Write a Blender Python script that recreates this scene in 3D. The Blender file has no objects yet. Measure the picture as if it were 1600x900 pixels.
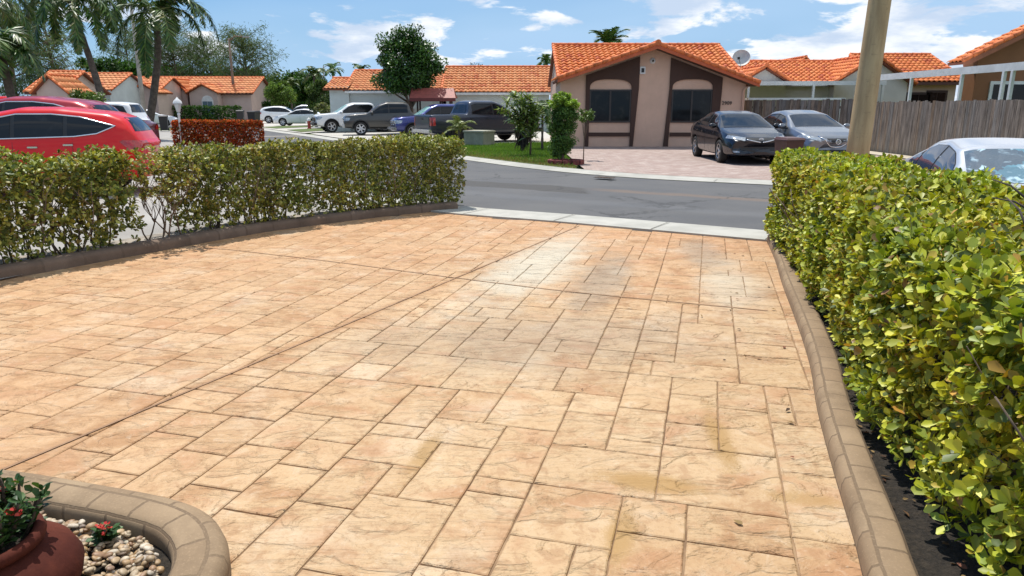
import bpy, bmesh, math, random
import numpy as np
from mathutils import Vector, Matrix
from mathutils.bvhtree import BVHTree
R = math.radians
rng = np.random.default_rng(7)
random.seed(7)
SC = bpy.context.scene
COL = SC.collection

# ------------------------------------------------------------ camera, sky, sun, exposure
EYE = 1.62
cam_d = bpy.data.cameras.new('camera')
cam = bpy.data.objects.new('camera', cam_d); COL.objects.link(cam)
cam.location = (0, 0, EYE)
PITCH = math.atan(282 / 1110)
cam.rotation_euler = (R(90) - PITCH, 0, 0)
cam_d.sensor_width = 36; cam_d.lens = 36 * 1110 / 1600
cam_d.clip_start = 0.05; cam_d.clip_end = 3000
SC.camera = cam

SUN_EL, SUN_AZ = R(66), R(-26)      # azimuth measured from +Y towards +X
world = bpy.data.worlds.new('World'); SC.world = world; world.use_nodes = True
nt = world.node_tree; nt.nodes.clear()
def wn(t, **k):
    n = nt.nodes.new(t)
    for a, b in k.items(): setattr(n, a, b)
    return n
W_out = wn('ShaderNodeOutputWorld'); W_bg = wn('ShaderNodeBackground'); W_bg.inputs[1].default_value = 0.072
sky = wn('ShaderNodeTexSky', sky_type='NISHITA', sun_disc=False, sun_elevation=SUN_EL, sun_rotation=SUN_AZ)
sky.air_density = 1.25; sky.dust_density = 0.6; sky.ozone_density = 2.2
tc = wn('ShaderNodeTexCoord'); sep = wn('ShaderNodeSeparateXYZ')
nt.links.new(tc.outputs['Generated'], sep.inputs[0])
def wmath(op, a, b=None, clamp=False):
    n = wn('ShaderNodeMath', operation=op, use_clamp=clamp)
    for i, v in enumerate((a, b)):
        if v is None: continue
        if isinstance(v, (int, float)): n.inputs[i].default_value = v
        else: nt.links.new(v, n.inputs[i])
    return n.outputs[0]
zc = wmath('MAXIMUM', sep.outputs[2], 0.0)
den = wmath('ADD', zc, 0.24)
comb = wn('ShaderNodeCombineXYZ')
nt.links.new(wmath('DIVIDE', sep.outputs[0], den), comb.inputs[0])
nt.links.new(wmath('DIVIDE', sep.outputs[1], den), comb.inputs[1])
nt.links.new(wmath('MULTIPLY', zc, 3.0), comb.inputs[2])
def wnoise(scale, detail, rough, off, dist=0.0):
    mp = wn('ShaderNodeMapping'); mp.inputs['Location'].default_value = off
    nt.links.new(comb.outputs[0], mp.inputs[0])
    n = wn('ShaderNodeTexNoise'); n.inputs['Scale'].default_value = scale; n.inputs['Detail'].default_value = detail
    n.inputs['Roughness'].default_value = rough; n.inputs['Distortion'].default_value = dist
    nt.links.new(mp.outputs[0], n.inputs['Vector']); return n.outputs['Fac']
def wramp(v, a, b):
    n = wn('ShaderNodeMapRange', interpolation_type='SMOOTHSTEP'); n.inputs['From Min'].default_value = a; n.inputs['From Max'].default_value = b
    nt.links.new(v, n.inputs['Value']); return n.outputs['Result']
def wmix(f, a, b):
    n = wn('ShaderNodeMix', data_type='RGBA')
    for s, v in ((n.inputs[0], f), (n.inputs[6], a), (n.inputs[7], b)):
        if isinstance(v, (int, float)): s.default_value = v
        elif isinstance(v, tuple): s.default_value = v
        else: nt.links.new(v, s)
    return n.outputs[2]
puff = wnoise(2.3, 9, 0.58, (3.1, 1.7, 0), 0.25)
veil = wnoise(0.42, 4, 0.5, (8.3, 2.2, 0))
side = wmath('MULTIPLY', sep.outputs[0], 0.13)            # more cloud to the right of the street
puffm = wramp(wmath('ADD', puff, side), 0.49, 0.56)
veilm = wmath('MULTIPLY', wramp(wmath('ADD', veil, wmath('MULTIPLY', side, 0.8)), 0.34, 0.66), 0.72)
low = wmath('MULTIPLY', wramp(sep.outputs[2], 0.26, 0.0), 0.70)
veilm = wmath('ADD', veilm, low, True)
shade = wramp(wnoise(2.4, 6, 0.6, (0.4, 5.0, 2)), 0.35, 0.62)
cloudcol = wmix(shade, (7.6, 9.2, 11.6, 1), (13.5, 13.8, 14.2, 1))
skyblue = wmix(1.0, sky.outputs[0], sky.outputs[0])
tint = wn('ShaderNodeMix', data_type='RGBA', blend_type='MULTIPLY'); tint.inputs[0].default_value = 1.0
nt.links.new(sky.outputs[0], tint.inputs[6]); tint.inputs[7].default_value = (0.52, 0.90, 1.40, 1)
c1 = wmix(veilm, tint.outputs[2], (5.6, 8.4, 11.8, 1))
c2 = wmix(puffm, c1, cloudcol)
nt.links.new(c2, W_bg.inputs[0]); nt.links.new(W_bg.outputs[0], W_out.inputs[0])

sun_d = bpy.data.lights.new('sun', 'SUN'); sun_d.energy = 4.9; sun_d.angle = R(0.55); sun_d.color = (1.0, 0.955, 0.88)
sun = bpy.data.objects.new('sun', sun_d); COL.objects.link(sun)
sv = Vector((math.sin(SUN_AZ) * math.cos(SUN_EL), math.cos(SUN_AZ) * math.cos(SUN_EL), math.sin(SUN_EL)))
sun.rotation_euler = sv.to_track_quat('Z', 'Y').to_euler()
vs = SC.view_settings; vs.view_transform = 'Standard'; vs.look = 'None'; vs.gamma = 1; vs.exposure = 0.13
vs.use_curve_mapping = False
SC.cycles.max_bounces = 6; SC.cycles.transparent_max_bounces = 4; SC.cycles.caustics_reflective = False; SC.cycles.caustics_refractive = False

# ------------------------------------------------------------ placing helpers
def at(px, py, Y):
    """world point at depth Y seen at photo pixel px,py"""
    x = (px - 800) / 1110; y = (450 - py) / 1110
    c, s = math.cos(PITCH), math.sin(PITCH)
    d = (x, c + y * s, -s + y * c); t = Y / d[1]
    return Vector((x * t, Y, EYE + d[2] * t))
def gnd(px, py, z=0.0):
    x = (px - 800) / 1110; y = (450 - py) / 1110
    c, s = math.cos(PITCH), math.sin(PITCH)
    d = (x, c + y * s, -s + y * c); t = (z - EYE) / d[2]
    return Vector((x * t, d[1] * t, z))

# ------------------------------------------------------------ materials
class NT:
    def __init__(s, name):
        s.m = bpy.data.materials.new(name); s.m.use_nodes = True; s.t = s.m.node_tree; s.t.nodes.clear()
        s.out = s.n('ShaderNodeOutputMaterial'); s.b = s.n('ShaderNodeBsdfPrincipled'); s.l(s.b.outputs[0], s.out.inputs[0])
    def n(s, t, **k):
        n = s.t.nodes.new(t)
        for a, b in k.items(): setattr(n, a, b)
        return n
    def l(s, a, b): s.t.links.new(a, b)
    def put(s, sock, v):
        if hasattr(v, 'is_output'): s.l(v, sock)
        elif isinstance(v, tuple) and len(v) == 3 and sock.type == 'RGBA': sock.default_value = (*v, 1)
        else: sock.default_value = v
    def math(s, op, a, b=None, c=None, clamp=False):
        n = s.n('ShaderNodeMath', operation=op, use_clamp=clamp)
        for i, v in enumerate((a, b, c)):
            if v is not None: s.put(n.inputs[i], v)
        return n.outputs[0]
    def mix(s, f, a, b, blend='MIX'):
        n = s.n('ShaderNodeMix', data_type='RGBA', blend_type=blend)
        s.put(n.inputs[0], f); s.put(n.inputs[6], a); s.put(n.inputs[7], b); return n.outputs[2]
    def step(s, v, a, b, lo=0.0, hi=1.0):
        n = s.n('ShaderNodeMapRange', interpolation_type='SMOOTHSTEP')
        s.put(n.inputs[0], v); n.inputs[1].default_value = a; n.inputs[2].default_value = b; n.inputs[3].default_value = lo; n.inputs[4].default_value = hi
        return n.outputs[0]
    def coord(s, kind='Object', scale=(1, 1, 1), loc=(0, 0, 0), rot=(0, 0, 0), vec=None):
        m = s.n('ShaderNodeMapping'); m.inputs['Scale'].default_value = scale; m.inputs['Location'].default_value = loc; m.inputs['Rotation'].default_value = rot
        s.l(vec if vec is not None else s.n('ShaderNodeTexCoord').outputs[kind], m.inputs[0]); return m.outputs[0]
    def noise(s, scale, detail=4, rough=0.55, vec=None, dist=0.0, col=False):
        n = s.n('ShaderNodeTexNoise'); n.inputs['Scale'].default_value = scale; n.inputs['Detail'].default_value = detail
        n.inputs['Roughness'].default_value = rough; n.inputs['Distortion'].default_value = dist
        if vec is None: vec = s.coord()
        s.l(vec, n.inputs['Vector']); return n.outputs['Color' if col else 'Fac']
    def attr(s, name):
        return s.n('ShaderNodeAttribute', attribute_name=name).outputs
    def bump(s, h, strength=0.4, dist=0.02):
        n = s.n('ShaderNodeBump'); n.inputs['Strength'].default_value = strength; n.inputs['Distance'].default_value = dist
        s.l(h, n.inputs['Height']); s.l(n.outputs[0], s.b.inputs['Normal']); return n
    def set(s, **k):
        for a, v in k.items(): s.put(s.b.inputs[a.replace('_', ' ')], v)
        return s
MATS = {}
def simple(name, col, rough=0.6, metal=0.0, var=0.12, scale=3.0, bump=0.0, bscale=40.0, coat=0.0, spec=0.5):
    if name in MATS: return MATS[name]
    t = NT(name)
    d = tuple(c * (1 - var) for c in col); b = tuple(min(1, c * (1 + var)) for c in col)
    if var > 0: t.set(Base_Color=t.mix(t.step(t.noise(scale, 5, 0.6), 0.3, 0.7), d, b))
    else: t.set(Base_Color=col)
    t.set(Roughness=rough, Metallic=metal)
    t.b.inputs['Coat Weight'].default_value = coat; t.b.inputs['Specular IOR Level'].default_value = spec
    if bump: t.bump(t.noise(bscale, 4, 0.6), bump, 0.01)
    MATS[name] = t.m; return t.m
def paint(name, col, metal=0.35, rough=0.28):
    if name in MATS: return MATS[name]
    t = NT(name)
    dust = t.step(t.noise(2.3, 6, 0.65), 0.5, 0.8)
    t.set(Base_Color=t.mix(t.math('MULTIPLY', dust, 0.02), col, (0.42, 0.38, 0.33)), Metallic=metal, Roughness=t.math('ADD', t.math('MULTIPLY', dust, 0.14), rough))
    t.b.inputs['Coat Weight'].default_value = 0.6; t.b.inputs['Coat Roughness'].default_value = 0.05
    MATS[name] = t.m; return t.m
def leafmat(name, rough=0.38, trans=0.35, spec=0.5):
    if name in MATS: return MATS[name]
    t = NT(name); c = t.attr('tone')[0]
    t.set(Base_Color=c, Roughness=rough); t.b.inputs['Specular IOR Level'].default_value = spec
    tr = t.n('ShaderNodeBsdfTranslucent'); t.l(t.mix(1.0, c, (1.0, 1.0, 0.35), 'MULTIPLY'), tr.inputs[0])
    m = t.n('ShaderNodeMixShader'); m.inputs[0].default_value = trans
    t.l(t.b.outputs[0], m.inputs[1]); t.l(tr.outputs[0], m.inputs[2]); t.l(m.outputs[0], t.out.inputs[0])
    MATS[name] = t.m; return t.m

# ------------------------------------------------------------ object helpers
def tag(o, label=None, cat=None, group=None, kind=None):
    if label: o['label'] = label
    if cat: o['category'] = cat
    if group: o['group'] = group
    if kind: o['kind'] = kind
    return o
def thing(name, label, cat, loc=(0, 0, 0), rz=0.0, group=None):
    o = bpy.data.objects.new(name, None); o.empty_display_size = 0.2; COL.objects.link(o)
    o.location = loc; o.rotation_euler = (0, 0, rz)
    return tag(o, label, cat, group)
def link(name, me, parent=None):
    o = bpy.data.objects.new(name, me); COL.objects.link(o)
    if parent is not None: o.parent = parent
    return o
def clone(o, parent=None):
    c = o.copy(); COL.objects.link(c); c.parent = parent
    for ch in o.children: clone(ch, c)
    return c
class MB:
    def __init__(s): s.v = []; s.f = []; s.mi = []; s.sm = []; s.uv = {}
    def add(s, vs, fs, mi=0, smooth=False):
        o = len(s.v); s.v += [tuple(v) for v in vs]
        for f in fs: s.f.append([i + o for i in f]); s.mi.append(mi); s.sm.append(smooth)
        return s
    def box(s, a, b, mi=0, bev=0.0, M=None):
        x0, y0, z0 = a; x1, y1, z1 = b
        if x0 > x1: x0, x1 = x1, x0
        if y0 > y1: y0, y1 = y1, y0
        if z0 > z1: z0, z1 = z1, z0
        if bev <= 0:
            v = [(x, y, z) for z in (z0, z1) for y in (y0, y1) for x in (x0, x1)]
            f = [(0, 2, 3, 1), (4, 5, 7, 6), (0, 1, 5, 4), (2, 6, 7, 3), (0, 4, 6, 2), (1, 3, 7, 5)]
        else:
            bm = bmesh.new(); bmesh.ops.create_cube(bm, size=1)
            for q in bm.verts: q.co = Vector((x0 + (q.co.x + .5) * (x1 - x0), y0 + (q.co.y + .5) * (y1 - y0), z0 + (q.co.z + .5) * (z1 - z0)))
            bmesh.ops.bevel(bm, geom=bm.edges[:], offset=min(bev, (x1-x0)*.45, (y1-y0)*.45, (z1-z0)*.45), segments=2, affect='EDGES')
            bm.verts.index_update(); v = [tuple(q.co) for q in bm.verts]; f = [[q.index for q in g.verts] for g in bm.faces]; bm.free()
        if M is not None: v = [tuple(M @ Vector(p)) for p in v]
        return s.add(v, f, mi)
    def tube(s, pts, rad, n=8, mi=0, cap=True, smooth=True):
        pts = [Vector(p) for p in pts]
        if not hasattr(rad, '__len__'): rad = [rad] * len(pts)
        vs = []; fs = []; up = None
        for i, p in enumerate(pts):
            d = (pts[min(i + 1, len(pts) - 1)] - pts[max(i - 1, 0)])
            d = d.normalized() if d.length > 1e-9 else Vector((0, 0, 1))
            if up is None: up = d.orthogonal().normalized()
            up = (up - d * up.dot(d)); up = up.normalized() if up.length > 1e-6 else d.orthogonal().normalized()
            w = d.cross(up)
            for k in range(n):
                a = 2 * math.pi * k / n; vs.append(p + (up * math.cos(a) + w * math.sin(a)) * rad[i])
        for i in range(len(pts) - 1):
            for k in range(n):
                k2 = (k + 1) % n; fs.append((i * n + k, i * n + k2, (i + 1) * n + k2, (i + 1) * n + k))
        s.add(vs, fs, mi, smooth)
        if cap:
            o = len(s.v) - len(vs)
            s.f.append([o + k for k in range(n)][::-1]); s.mi.append(mi); s.sm.append(False)
            s.f.append([o + (len(pts) - 1) * n + k for k in range(n)]); s.mi.append(mi); s.sm.append(False)
        return s
    def lathe(s, prof, n=24, axis='z', mi=0, org=(0, 0, 0), smooth=True):
        vs = []
        for (r, h) in prof:
            for k in range(n):
                a = 2 * math.pi * k / n; c, q = r * math.cos(a), r * math.sin(a)
                p = (c, q, h) if axis == 'z' else ((c, h, q) if axis == 'y' else (h, c, q))
                vs.append((p[0] + org[0], p[1] + org[1], p[2] + org[2]))
        fs = []
        for i in range(len(prof) - 1):
            for k in range(n):
                k2 = (k + 1) % n; fs.append((i * n + k, i * n + k2, (i + 1) * n + k2, (i + 1) * n + k))
        return s.add(vs, fs, mi, smooth)
    def prism(s, poly, z0, z1, mi=0, M=None):
        n = len(poly); v = [(x, y, z0) for x, y in poly] + [(x, y, z1) for x, y in poly]
        f = [list(range(n))[::-1], list(range(n, 2 * n))] + [(i, (i + 1) % n, (i + 1) % n + n, i + n) for i in range(n)]
        if M is not None: v = [tuple(M @ Vector(p)) for p in v]
        return s.add(v, f, mi)
    def mesh(s, name, mats):
        me = bpy.data.meshes.new(name); me.from_pydata(s.v, [], s.f)
        for m in (mats if isinstance(mats, (list, tuple)) else [mats]): me.materials.append(m)
        me.polygons.foreach_set('material_index', s.mi); me.polygons.foreach_set('use_smooth', s.sm)
        me.update(); return me
    def build(s, name, mats, parent=None): return link(name, s.mesh(name, mats), parent)
XZ = Matrix(((1, 0, 0, 0), (0, 0, 1, 0), (0, 1, 0, 0), (0, 0, 0, 1)))   # (x,y,z)->(x,z,y): draw in XZ, extrude in Y
def sheet(name, poly, z, m, z2=None, kind='structure'):
    """ground polygon, optionally a raised slab with sides"""
    b = MB()
    if z2 is None: b.add([(x, y, z) for x, y in poly], [list(range(len(poly)))])
    else: b.prism(poly, z, z2)
    me = b.mesh(name, m)
    bm = bmesh.new(); bm.from_mesh(me); bmesh.ops.recalc_face_normals(bm, faces=bm.faces[:])
    if z2 is None:
        for f in bm.faces:
            if f.normal.z < 0: f.normal_flip()
    bm.to_mesh(me); bm.free()
    o = link(name, me); o['kind'] = kind; return o
def offset_line(pts, d):
    out = []
    for i, p in enumerate(pts):
        a = Vector(pts[max(i - 1, 0)]); b = Vector(pts[min(i + 1, len(pts) - 1)]); t = (b - a).normalized()
        out.append((p[0] - t.y * d, p[1] + t.x * d))
    return out
def smooth_line(pts, n=6):
    P = [Vector(p) for p in pts]; out = []
    for i in range(len(P) - 1):
        p0 = P[max(i - 1, 0)]; p1 = P[i]; p2 = P[i + 1]; p3 = P[min(i + 2, len(P) - 1)]
        for k in range(n):
            t = k / n
            out.append(0.5 * ((2 * p1) + (p2 - p0) * t + (2 * p0 - 5 * p1 + 4 * p2 - p3) * t * t + (3 * p1 - p0 - 3 * p2 + p3) * t ** 3))
    out.append(P[-1]); return [tuple(p) for p in out]
def sweep(name, line, prof, m, parent=None, z=0.0, smooth=True):
    """profile (across,height) swept along a ground line, UV in metres"""
    line = [Vector((p[0], p[1])) for p in line]; n = len(prof); vs = []; uvs = []; L = 0
    cum = [0]
    for i in range(1, n): cum.append(cum[-1] + math.dist(prof[i], prof[i - 1]))
    for i, p in enumerate(line):
        t = (line[min(i + 1, len(line) - 1)] - line[max(i - 1, 0)]).normalized(); nn = Vector((-t.y, t.x))
        if i: L += (p - line[i - 1]).length
        for j, (a, h) in enumerate(prof): q = p + nn * a; vs.append((q.x, q.y, z + h)); uvs.append((L, cum[j]))
    fs = [(i * n + j, (i + 1) * n + j, (i + 1) * n + j + 1, i * n + j + 1) for i in range(len(line) - 1) for j in range(n - 1)]
    fs += [list(range(n)), [(len(line) - 1) * n + j for j in range(n)][::-1]]
    me = bpy.data.meshes.new(name); me.from_pydata(vs, [], fs); me.materials.append(m)
    ul = me.uv_layers.new(name='uv')
    vi = np.zeros(len(me.loops), int); me.loops.foreach_get('vertex_index', vi)
    ul.data.foreach_set('uv', np.array(uvs, 'f')[vi].ravel())
    me.polygons.foreach_set('use_smooth', [smooth] * (len(fs) - 2) + [False] * 2)
    me.update(); return link(name, me, parent)

# ------------------------------------------------------------ foliage helpers
def unit(a): return a / np.maximum(np.linalg.norm(a, axis=1, keepdims=True), 1e-9)
TEMPL = {
 'obovate': (np.array([(0, 0, 0), (.35, -.30, .05), (.35, 0, 0), (.35, .30, .05), (.74, -.50, .04), (.74, 0, -.04), (.74, .50, .04), (1, -.12, -.02), (1, .12, -.02)]),
             [(0, 2, 1, 1), (0, 3, 2, 2), (1, 2, 5, 4), (2, 3, 6, 5), (4, 5, 7, 7), (5, 8, 7, 7), (5, 6, 8, 8)]),
 'kite': (np.array([(0, 0, 0), (.55, -.5, .07), (1, 0, -.03), (.55, .5, .07)]), [(0, 3, 2, 1)]),
 'blade': (np.array([(0, -.5, 0), (0, .5, 0), (.5, .5, -.05), (.5, -.5, -.05), (1, 0, -.22), (1, 0, -.22)]), [(0, 1, 2, 3), (3, 2, 4, 4)]),
}
def leaves(name, pos, dirn, nrm, L, W, col, m, parent=None, shape='kite'):
    T, F = TEMPL[shape]; N = len(pos); k = len(T)
    d = unit(dirn); s = unit(np.cross(nrm, d)); n = np.cross(d, s)
    L = np.broadcast_to(L, (N,)); W = np.broadcast_to(W, (N,))
    V = pos[:, None, :] + d[:, None, :] * (T[None, :, 0:1] * L[:, None, None]) + s[:, None, :] * (T[None, :, 1:2] * W[:, None, None]) + n[:, None, :] * (T[None, :, 2:3] * L[:, None, None])
    tri = []; quads = []
    for f in F:
        (tri if len(set(f)) == 3 else quads).append(tuple(dict.fromkeys(f)))
    off = (np.arange(N) * k)[:, None, None]
    loops = []; sizes = []
    if quads: q = (np.array(quads)[None] + off).reshape(-1, 4); loops.append(q.ravel()); sizes.append(np.full(len(q), 4))
    if tri: q = (np.array(tri)[None] + off).reshape(-1, 3); loops.append(q.ravel()); sizes.append(np.full(len(q), 3))
    loops = np.concatenate(loops).astype('i'); sizes = np.concatenate(sizes).astype('i')
    me = bpy.data.meshes.new(name); me.vertices.add(N * k); me.vertices.foreach_set('co', V.astype('f').ravel())
    me.loops.add(len(loops)); me.loops.foreach_set('vertex_index', loops)
    me.polygons.add(len(sizes)); me.polygons.foreach_set('loop_start', (np.cumsum(sizes) - sizes).astype('i')); me.polygons.foreach_set('loop_total', sizes)
    a = me.attributes.new('tone', 'FLOAT_COLOR', 'POINT')
    c = np.ones((N, k, 4), 'f'); c[:, :, :3] = col[:, None, :]; a.data.foreach_set('color', c.ravel())
    if shape == 'obovate': me.polygons.foreach_set('use_smooth', np.ones(len(sizes), bool))
    me.materials.append(m); me.update(calc_edges=True); return link(name, me, parent)
def tones(N, cols, w, jit=0.15):
    cols = np.array(cols); i = rng.choice(len(cols), N, p=np.array(w) / sum(w)); j = rng.choice(len(cols), N, p=np.array(w) / sum(w))
    f = rng.random((N, 1)) * .5
    return np.clip((cols[i] * (1 - f) + cols[j] * f) * (1 + (rng.random((N, 1)) - .5) * 2 * jit), 0, 1)
def rosettes(C, A, k, L, spread=(25, 80)):
    """k leaves round each twig tip C with axis A"""
    N = len(C); A = unit(A); ref = unit(rng.normal(size=(N, 3))); u = unit(np.cross(A, ref)); v = np.cross(A, u)
    C = np.repeat(C, k, 0); A2 = np.repeat(A, k, 0); u = np.repeat(u, k, 0); v = np.repeat(v, k, 0)
    ph = np.tile(np.arange(k) * 2.4, N)[:, None] + rng.normal(size=(N * k, 1)) * .3
    al = np.radians(rng.uniform(spread[0], spread[1], (N * k, 1)))
    rad = u * np.cos(ph) + v * np.sin(ph)
    d = A2 * np.cos(al) + rad * np.sin(al); n = A2 * np.sin(al) - rad * np.cos(al)
    n = unit(n + rng.normal(size=n.shape) * .25)
    off = A2 * (rng.random((N * k, 1)) - .7) * L * .7
    return C + off, d, n
def lump(p, f=2.2, seed=0.0):
    return (np.sin(p[:, 0] * f * 1.7 + seed) * np.cos(p[:, 1] * f * 1.3 + seed * 2) + np.sin(p[:, 2] * f * 2.1 + p[:, 0] * f + seed * 3) * .7 + np.sin(p[:, 1] * f * 3.1 + p[:, 2] * f * 2.7) * .4) / 2.1

# ================================================================== THE SETTING
def ground_mat():
    t = NT('ground grass'); p = t.coord()
    n1 = t.noise(0.35, 6, 0.6, p); n2 = t.noise(18, 5, 0.7, p)
    c = t.mix(t.step(n1, .35, .65), (.06, .12, .02), (.16, .17, .05)); c = t.mix(t.step(n2, .3, .7), c, (.085, .12, .03))
    t.set(Base_Color=c, Roughness=.95); t.bump(n2, .8, .05); return t.m
def concrete_mat(name, a, b, scale=1.2, joints=None):
    t = NT(name); p = t.coord()
    n1 = t.noise(scale, 8, 0.62, p); n2 = t.noise(60, 4, 0.7, p); n3 = t.noise(scale * .25, 3, .5, t.coord(loc=(4, 9, 0)))
    c = t.mix(t.step(n1, .32, .68), a, b); c = t.mix(t.math('MULTIPLY', t.step(n3, .5, .75), .35), c, tuple(x * .62 for x in a))
    c = t.mix(t.math('MULTIPLY', t.step(n2, .35, .8), .25), c, tuple(x * .7 for x in b))
    t.set(Base_Color=c, Roughness=.88); t.bump(n2, .25, .004); return t.m
def asphalt_mat():
    t = NT('asphalt'); p = t.coord()
    n1 = t.noise(.5, 7, .6, t.coord(scale=(1.0, 1.6, 1), rot=(0, 0, R(28)))); n2 = t.noise(140, 3, .8, p); n3 = t.noise(5, 8, .7, t.coord(scale=(1.0, 5, 1), rot=(0, 0, R(28))))
    c = t.mix(t.step(n1, .3, .7), (.062, .063, .068), (.098, .096, .096))
    c = t.mix(t.math('MULTIPLY', t.step(n3, .6, .74), .45), c, (.19, .175, .15))
    c = t.mix(t.math('MULTIPLY', t.step(n2, .45, .7), .5), c, (.14, .138, .13))
    v = t.n('ShaderNodeTexVoronoi', feature='DISTANCE_TO_EDGE'); v.inputs['Scale'].default_value = .55
    wv = t.n('ShaderNodeVectorMath', operation='ADD'); t.l(p, wv.inputs[0])
    sc = t.n('ShaderNodeVectorMath', operation='SCALE'); t.l(t.noise(2.2, 6, .7, p, col=True), sc.inputs[0]); sc.inputs['Scale'].default_value = .9; t.l(sc.outputs[0], wv.inputs[1])
    t.l(wv.outputs[0], v.inputs['Vector'])
    xs_ = t.n('ShaderNodeSeparateXYZ'); t.l(p, xs_.inputs[0]); al = t.math('ADD', t.math('ADD', xs_.outputs[1], t.math('MULTIPLY', xs_.outputs[0], .62)), t.math('MULTIPLY', t.math('SUBTRACT', t.noise(.8, 4, .6, p), .5), .7))
    bandm = t.math('MULTIPLY', t.step(t.math('ABSOLUTE', t.math('SUBTRACT', al, 15.2)), .62, .50), t.step(xs_.outputs[0], 1.6, 1.4)); c = t.mix(t.math('MULTIPLY', bandm, .8), c, (.050, .046, .042))
    rust = t.math('MULTIPLY', t.step(t.math('ABSOLUTE', t.math('SUBTRACT', al, 15.6)), .40, .05), t.step(xs_.outputs[0], 1.3, 2.2)); c = t.mix(t.math('MULTIPLY', rust, .4), c, (.20, .125, .075))
    lane = t.step(t.math('ABSOLUTE', t.math('SUBTRACT', al, 13.4)), .5, .1); c = t.mix(t.math('MULTIPLY', lane, .25), c, (.13, .135, .145))
    crack = t.math('MULTIPLY', t.step(v.outputs['Distance'], .022, .004), t.step(t.noise(.4, 3, .5, t.coord(loc=(7, 1, 0))), .47, .6))
    c = t.mix(t.math('MULTIPLY', crack, .8), c, (.025, .025, .026))
    t.set(Base_Color=c, Roughness=t.step(n1, .2, .8, .8, .92)); t.bump(n2, .5, .006); return t.m
def brick_uv_mat(name, a, b, mort, su, sv_, bump=.5, tint=None, msize=.03, kind='UV', rot=0, freq=.5):
    t = NT(name); uv = t.coord(kind, rot=(0, 0, rot))
    wob = t.n('ShaderNodeVectorMath', operation='ADD'); t.l(uv, wob.inputs[0])
    sc = t.n('ShaderNodeVectorMath', operation='SCALE'); t.l(t.noise(9, 3, .6, uv, col=True), sc.inputs[0]); sc.inputs['Scale'].default_value = .012; t.l(sc.outputs[0], wob.inputs[1])
    br = t.n('ShaderNodeTexBrick', offset=freq); t.l(wob.outputs[0], br.inputs['Vector']); br.inputs['Scale'].default_value = 1
    br.inputs['Brick Width'].default_value = su; br.inputs['Row Height'].default_value = sv_; br.inputs['Mortar Size'].default_value = msize * su; br.inputs['Mortar Smooth'].default_value = .3
    br.inputs['Color1'].default_value = (*a, 1); br.inputs['Color2'].default_value = (*b, 1); br.inputs['Mortar'].default_value = (*mort, 1); br.inputs['Bias'].default_value = 0
    n1 = t.noise(3.0, 7, .65, t.coord()); n2 = t.noise(90, 4, .7, t.coord())
    c = t.mix(t.step(n1, .3, .75), br.outputs['Color'], tuple(x * .72 for x in a)); c = t.mix(t.math('MULTIPLY', t.step(n2, .5, .75), .35), c, tuple(min(1, x * 1.35) for x in b))
    t.set(Base_Color=c, Roughness=.9)
    h = t.math('ADD', t.math('MULTIPLY', br.outputs['Fac'], -1.0), t.math('MULTIPLY', n2, .25)); t.bump(h, bump, .008); return t.m

M_grass = ground_mat()
M_conc = concrete_mat('old pale concrete', (.40, .375, .33), (.50, .47, .42))
M_gutter = concrete_mat('gutter concrete', (.34, .33, .29), (.43, .415, .37), 2.0)
M_drive2 = concrete_mat('neighbour drive concrete', (.27, .25, .225), (.35, .33, .30), .8)
M_asph = asphalt_mat()
g = sheet('ground', [(-900, -60), (900, -60), (900, 1600), (-900, 1600)], -.03, M_grass)
FAR = [(30, 4.0), (14, 10.8), (9, 13.35), (5.46, 15.4), (3.0, 16.85), (.85, 19.1), (-1.8, 23.4), (-5.2, 29.5), (-9.0, 36.5), (-12.3, 42.6), (-16.5, 50), (-20.5, 57.5)]
NEAR = [(30, -6.0), (9, 6.2), (5.6, 8.2), (3.42, 9.51), (.99, 10.95), (-.92, 12.02), (-3.3, 14.4), (-6.7, 20.5), (-10.0, 27.5), (-14.2, 36), (-18.8, 44.5), (-23.5, 53)]
FAR = smooth_line(FAR, 4); NEAR = smooth_line(NEAR, 4)
road = sheet('road', NEAR + [(-27, 60), (-55, 71), (-140, 86), (-140, 98), (-52, 80), (-30, 76), (-20.5, 63)] + FAR[::-1], 0.0, M_asph)
# beige header strip across the road further up, gutters with joints
M_strip = concrete_mat('header strip concrete', (.42, .36, .27), (.52, .45, .35), 2.5)
sheet('crosswalk_strip', [(-20.2, 39.6), (-12.4, 42.3), (-12.2, 42.9), (-20.6, 40.3)], .006, M_strip)
def band(name, line, w0, w1, z0, z1, m):
    a = offset_line(line, w0); b = offset_line(line, w1); n = len(line); v = []
    for i in range(n): v += [(a[i][0], a[i][1], z0), (b[i][0], b[i][1], z1), (b[i][0], b[i][1], z1 - .09)]
    f = [];
    for i in range(n - 1):
        o = i * 3; f += [(o, o + 3, o + 4, o + 1), (o + 1, o + 4, o + 5, o + 2)]
    b_ = MB(); b_.add(v, f); me = b_.mesh(name, m)
    bm = bmesh.new(); bm.from_mesh(me); bmesh.ops.recalc_face_normals(bm, faces=bm.faces[:]); 
    if sum(q.normal.z for q in bm.faces) < 0: bmesh.ops.reverse_faces(bm, faces=bm.faces[:])
    bm.to_mesh(me); bm.free(); o = link(name, me); o['kind'] = 'structure'; return o
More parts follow.
